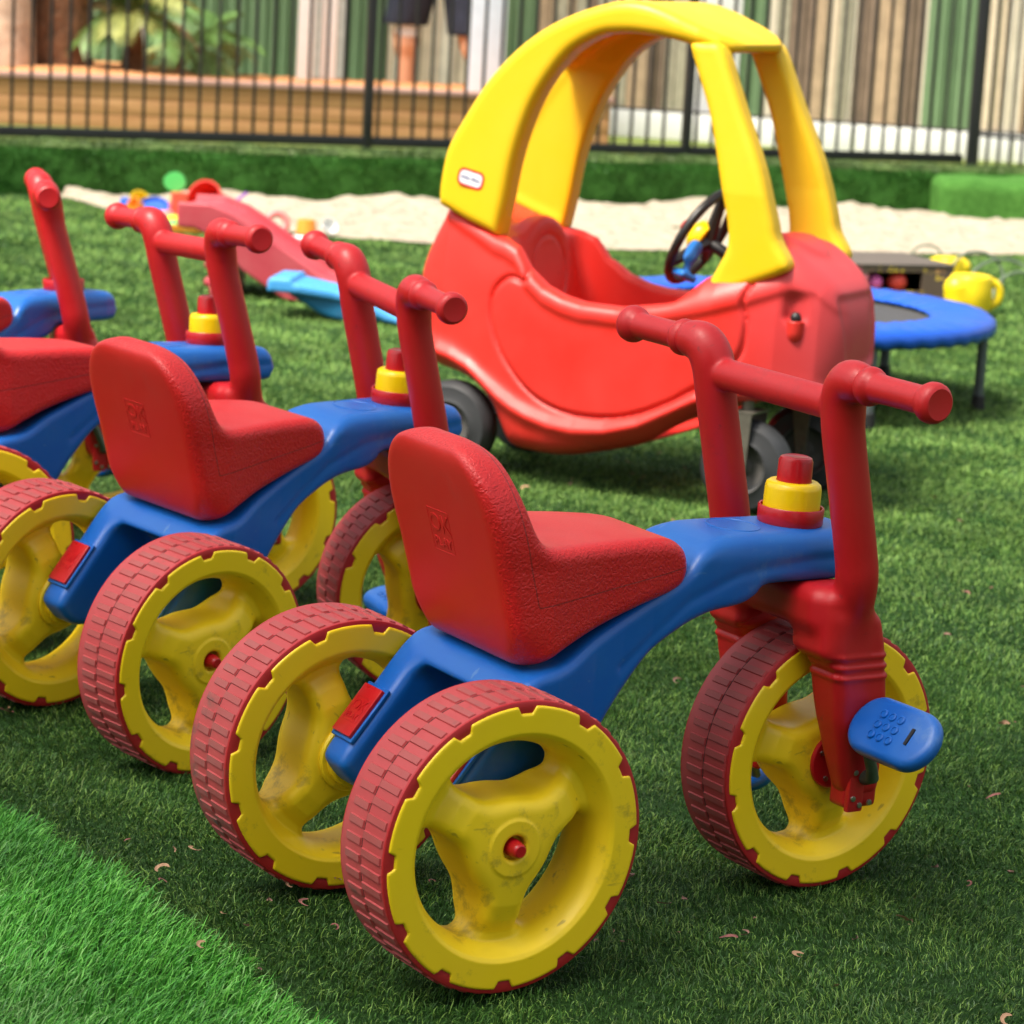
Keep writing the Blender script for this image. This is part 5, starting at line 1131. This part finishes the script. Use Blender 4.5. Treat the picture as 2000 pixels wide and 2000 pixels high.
# ================================================================== dry leaves
LM = [plain('dry_leaf_a', (.23, .085, .075), .8, var=.3, scale=60), plain('dry_leaf_b', (.33, .19, .11), .8, var=.3, scale=60), plain('dry_leaf_c', (.26, .14, .11), .8, var=.3, scale=60)]
protos = []
for k in range(6):
    r_ = random.Random(50 + k); bm = bmesh.new(); n = 9; p = Vector((0, 0, .004)); a_ = 0; L = r_.uniform(.022, .042); rows = []; cv = r_.uniform(-.6, .6); tw = r_.uniform(-.5, .5); up_ = r_.uniform(.0, .5)
    for i in range(n):
        t = i / (n - 1); wd = (.0005 + .0019 * math.sin(math.pi * min(1, t * .9 + .05))) * r_.uniform(.8, 1.2) * (1.5 if k % 3 == 1 else 1)
        d = Vector((math.cos(a_), math.sin(a_), math.sin(t * 5) * up_)); s_ = Vector((-math.sin(a_) * math.cos(tw * i), math.cos(a_) * math.cos(tw * i), math.sin(tw * i)))
        rows.append((bm.verts.new(p - s_ * wd), bm.verts.new(p + Vector((0, 0, -wd * .5))), bm.verts.new(p + s_ * wd))); p = p + d * L / n; a_ += cv
    for q, w_ in zip(rows[:-1], rows[1:]): bm.faces.new((q[0], q[1], w_[1], w_[0])); bm.faces.new((q[1], q[2], w_[2], w_[1]))
    m = bpy.data.meshes.new('dry_leaf'); bm.to_mesh(m); bm.free(); sharp(m, 80); m.materials.append(LM[k % 3]); protos.append(m)
lr = random.Random(4)
spots = [(-.41, 3.12), (-.35, 3.09), (-.2, 3.01), (-.19, 2.92), (-.27, 2.87), (-.25, 2.84), (.24, 2.9), (.13, 2.9), (.11, 2.86), (.01, 2.75), (.82, 5.62), (.6, 4.7), (.61, 3.51), (.68, 3.89), (.44, 4.9), (-.16, 2.99), (-.21, 2.96), (-.15, 2.99), (-.64, 3.71), (-.65, 3.72), (.15, 3.09), (.34, 3.16), (.07, 2.93), (-.22, 2.72), (-.6, 4.16), (.71, 3.91), (.84, 5.37), (.34, 5.8), (.25, 5.66)]
while len(spots) < 150:
    y_ = 2.65 + 3.6 * lr.random()**1.5; x_ = lr.uniform(-.2 * y_, .2 * y_)
    if lr.random() < .7 and y_ < 3.6: x_, y_ = lr.gauss(-.02, .16), 2.86 + abs(lr.gauss(0, .13))
    spots.append((x_, y_))
src = None
for k, (x_, y_) in enumerate(spots):
    rz = lr.uniform(0, 6.28); o = bpy.data.objects.new('dry_leaf', protos[k % 6]); link(o)
    lift = .016 + (.018 if rug_side(np.array(x_), np.array(y_)) > 0 else 0)
    o.matrix_world = TR(x_, y_, float(ground_z(x_, y_)) + lift) @ Matrix.Rotation(rz, 4, 'Z') @ Matrix.Rotation(lr.uniform(-.4, .4), 4, 'X') @ Matrix.Scale(lr.uniform(.3, .9), 4)
    colr = ('reddish', 'pale tan', 'pinkish brown')[(k % 6) % 3]
    if rug_side(np.array(x_), np.array(y_)) > 0: wh_ = 'on the brighter laid turf in the corner'
    elif y_ > 4.6: wh_ = 'on the turf around the toy car'
    elif x_ > .5: wh_ = 'on the turf right of the nearest front wheel'
    elif x_ > .05: wh_ = 'between the nearest rear and front wheels'
    elif y_ < 3.05: wh_ = 'in front of the nearest rear wheel'
    else: wh_ = 'on the turf among the tricycles'
    tag(o, 'small curled ' + colr + ' dry leaf ' + wh_, 'leaf', 'dry leaves scattered on the turf')
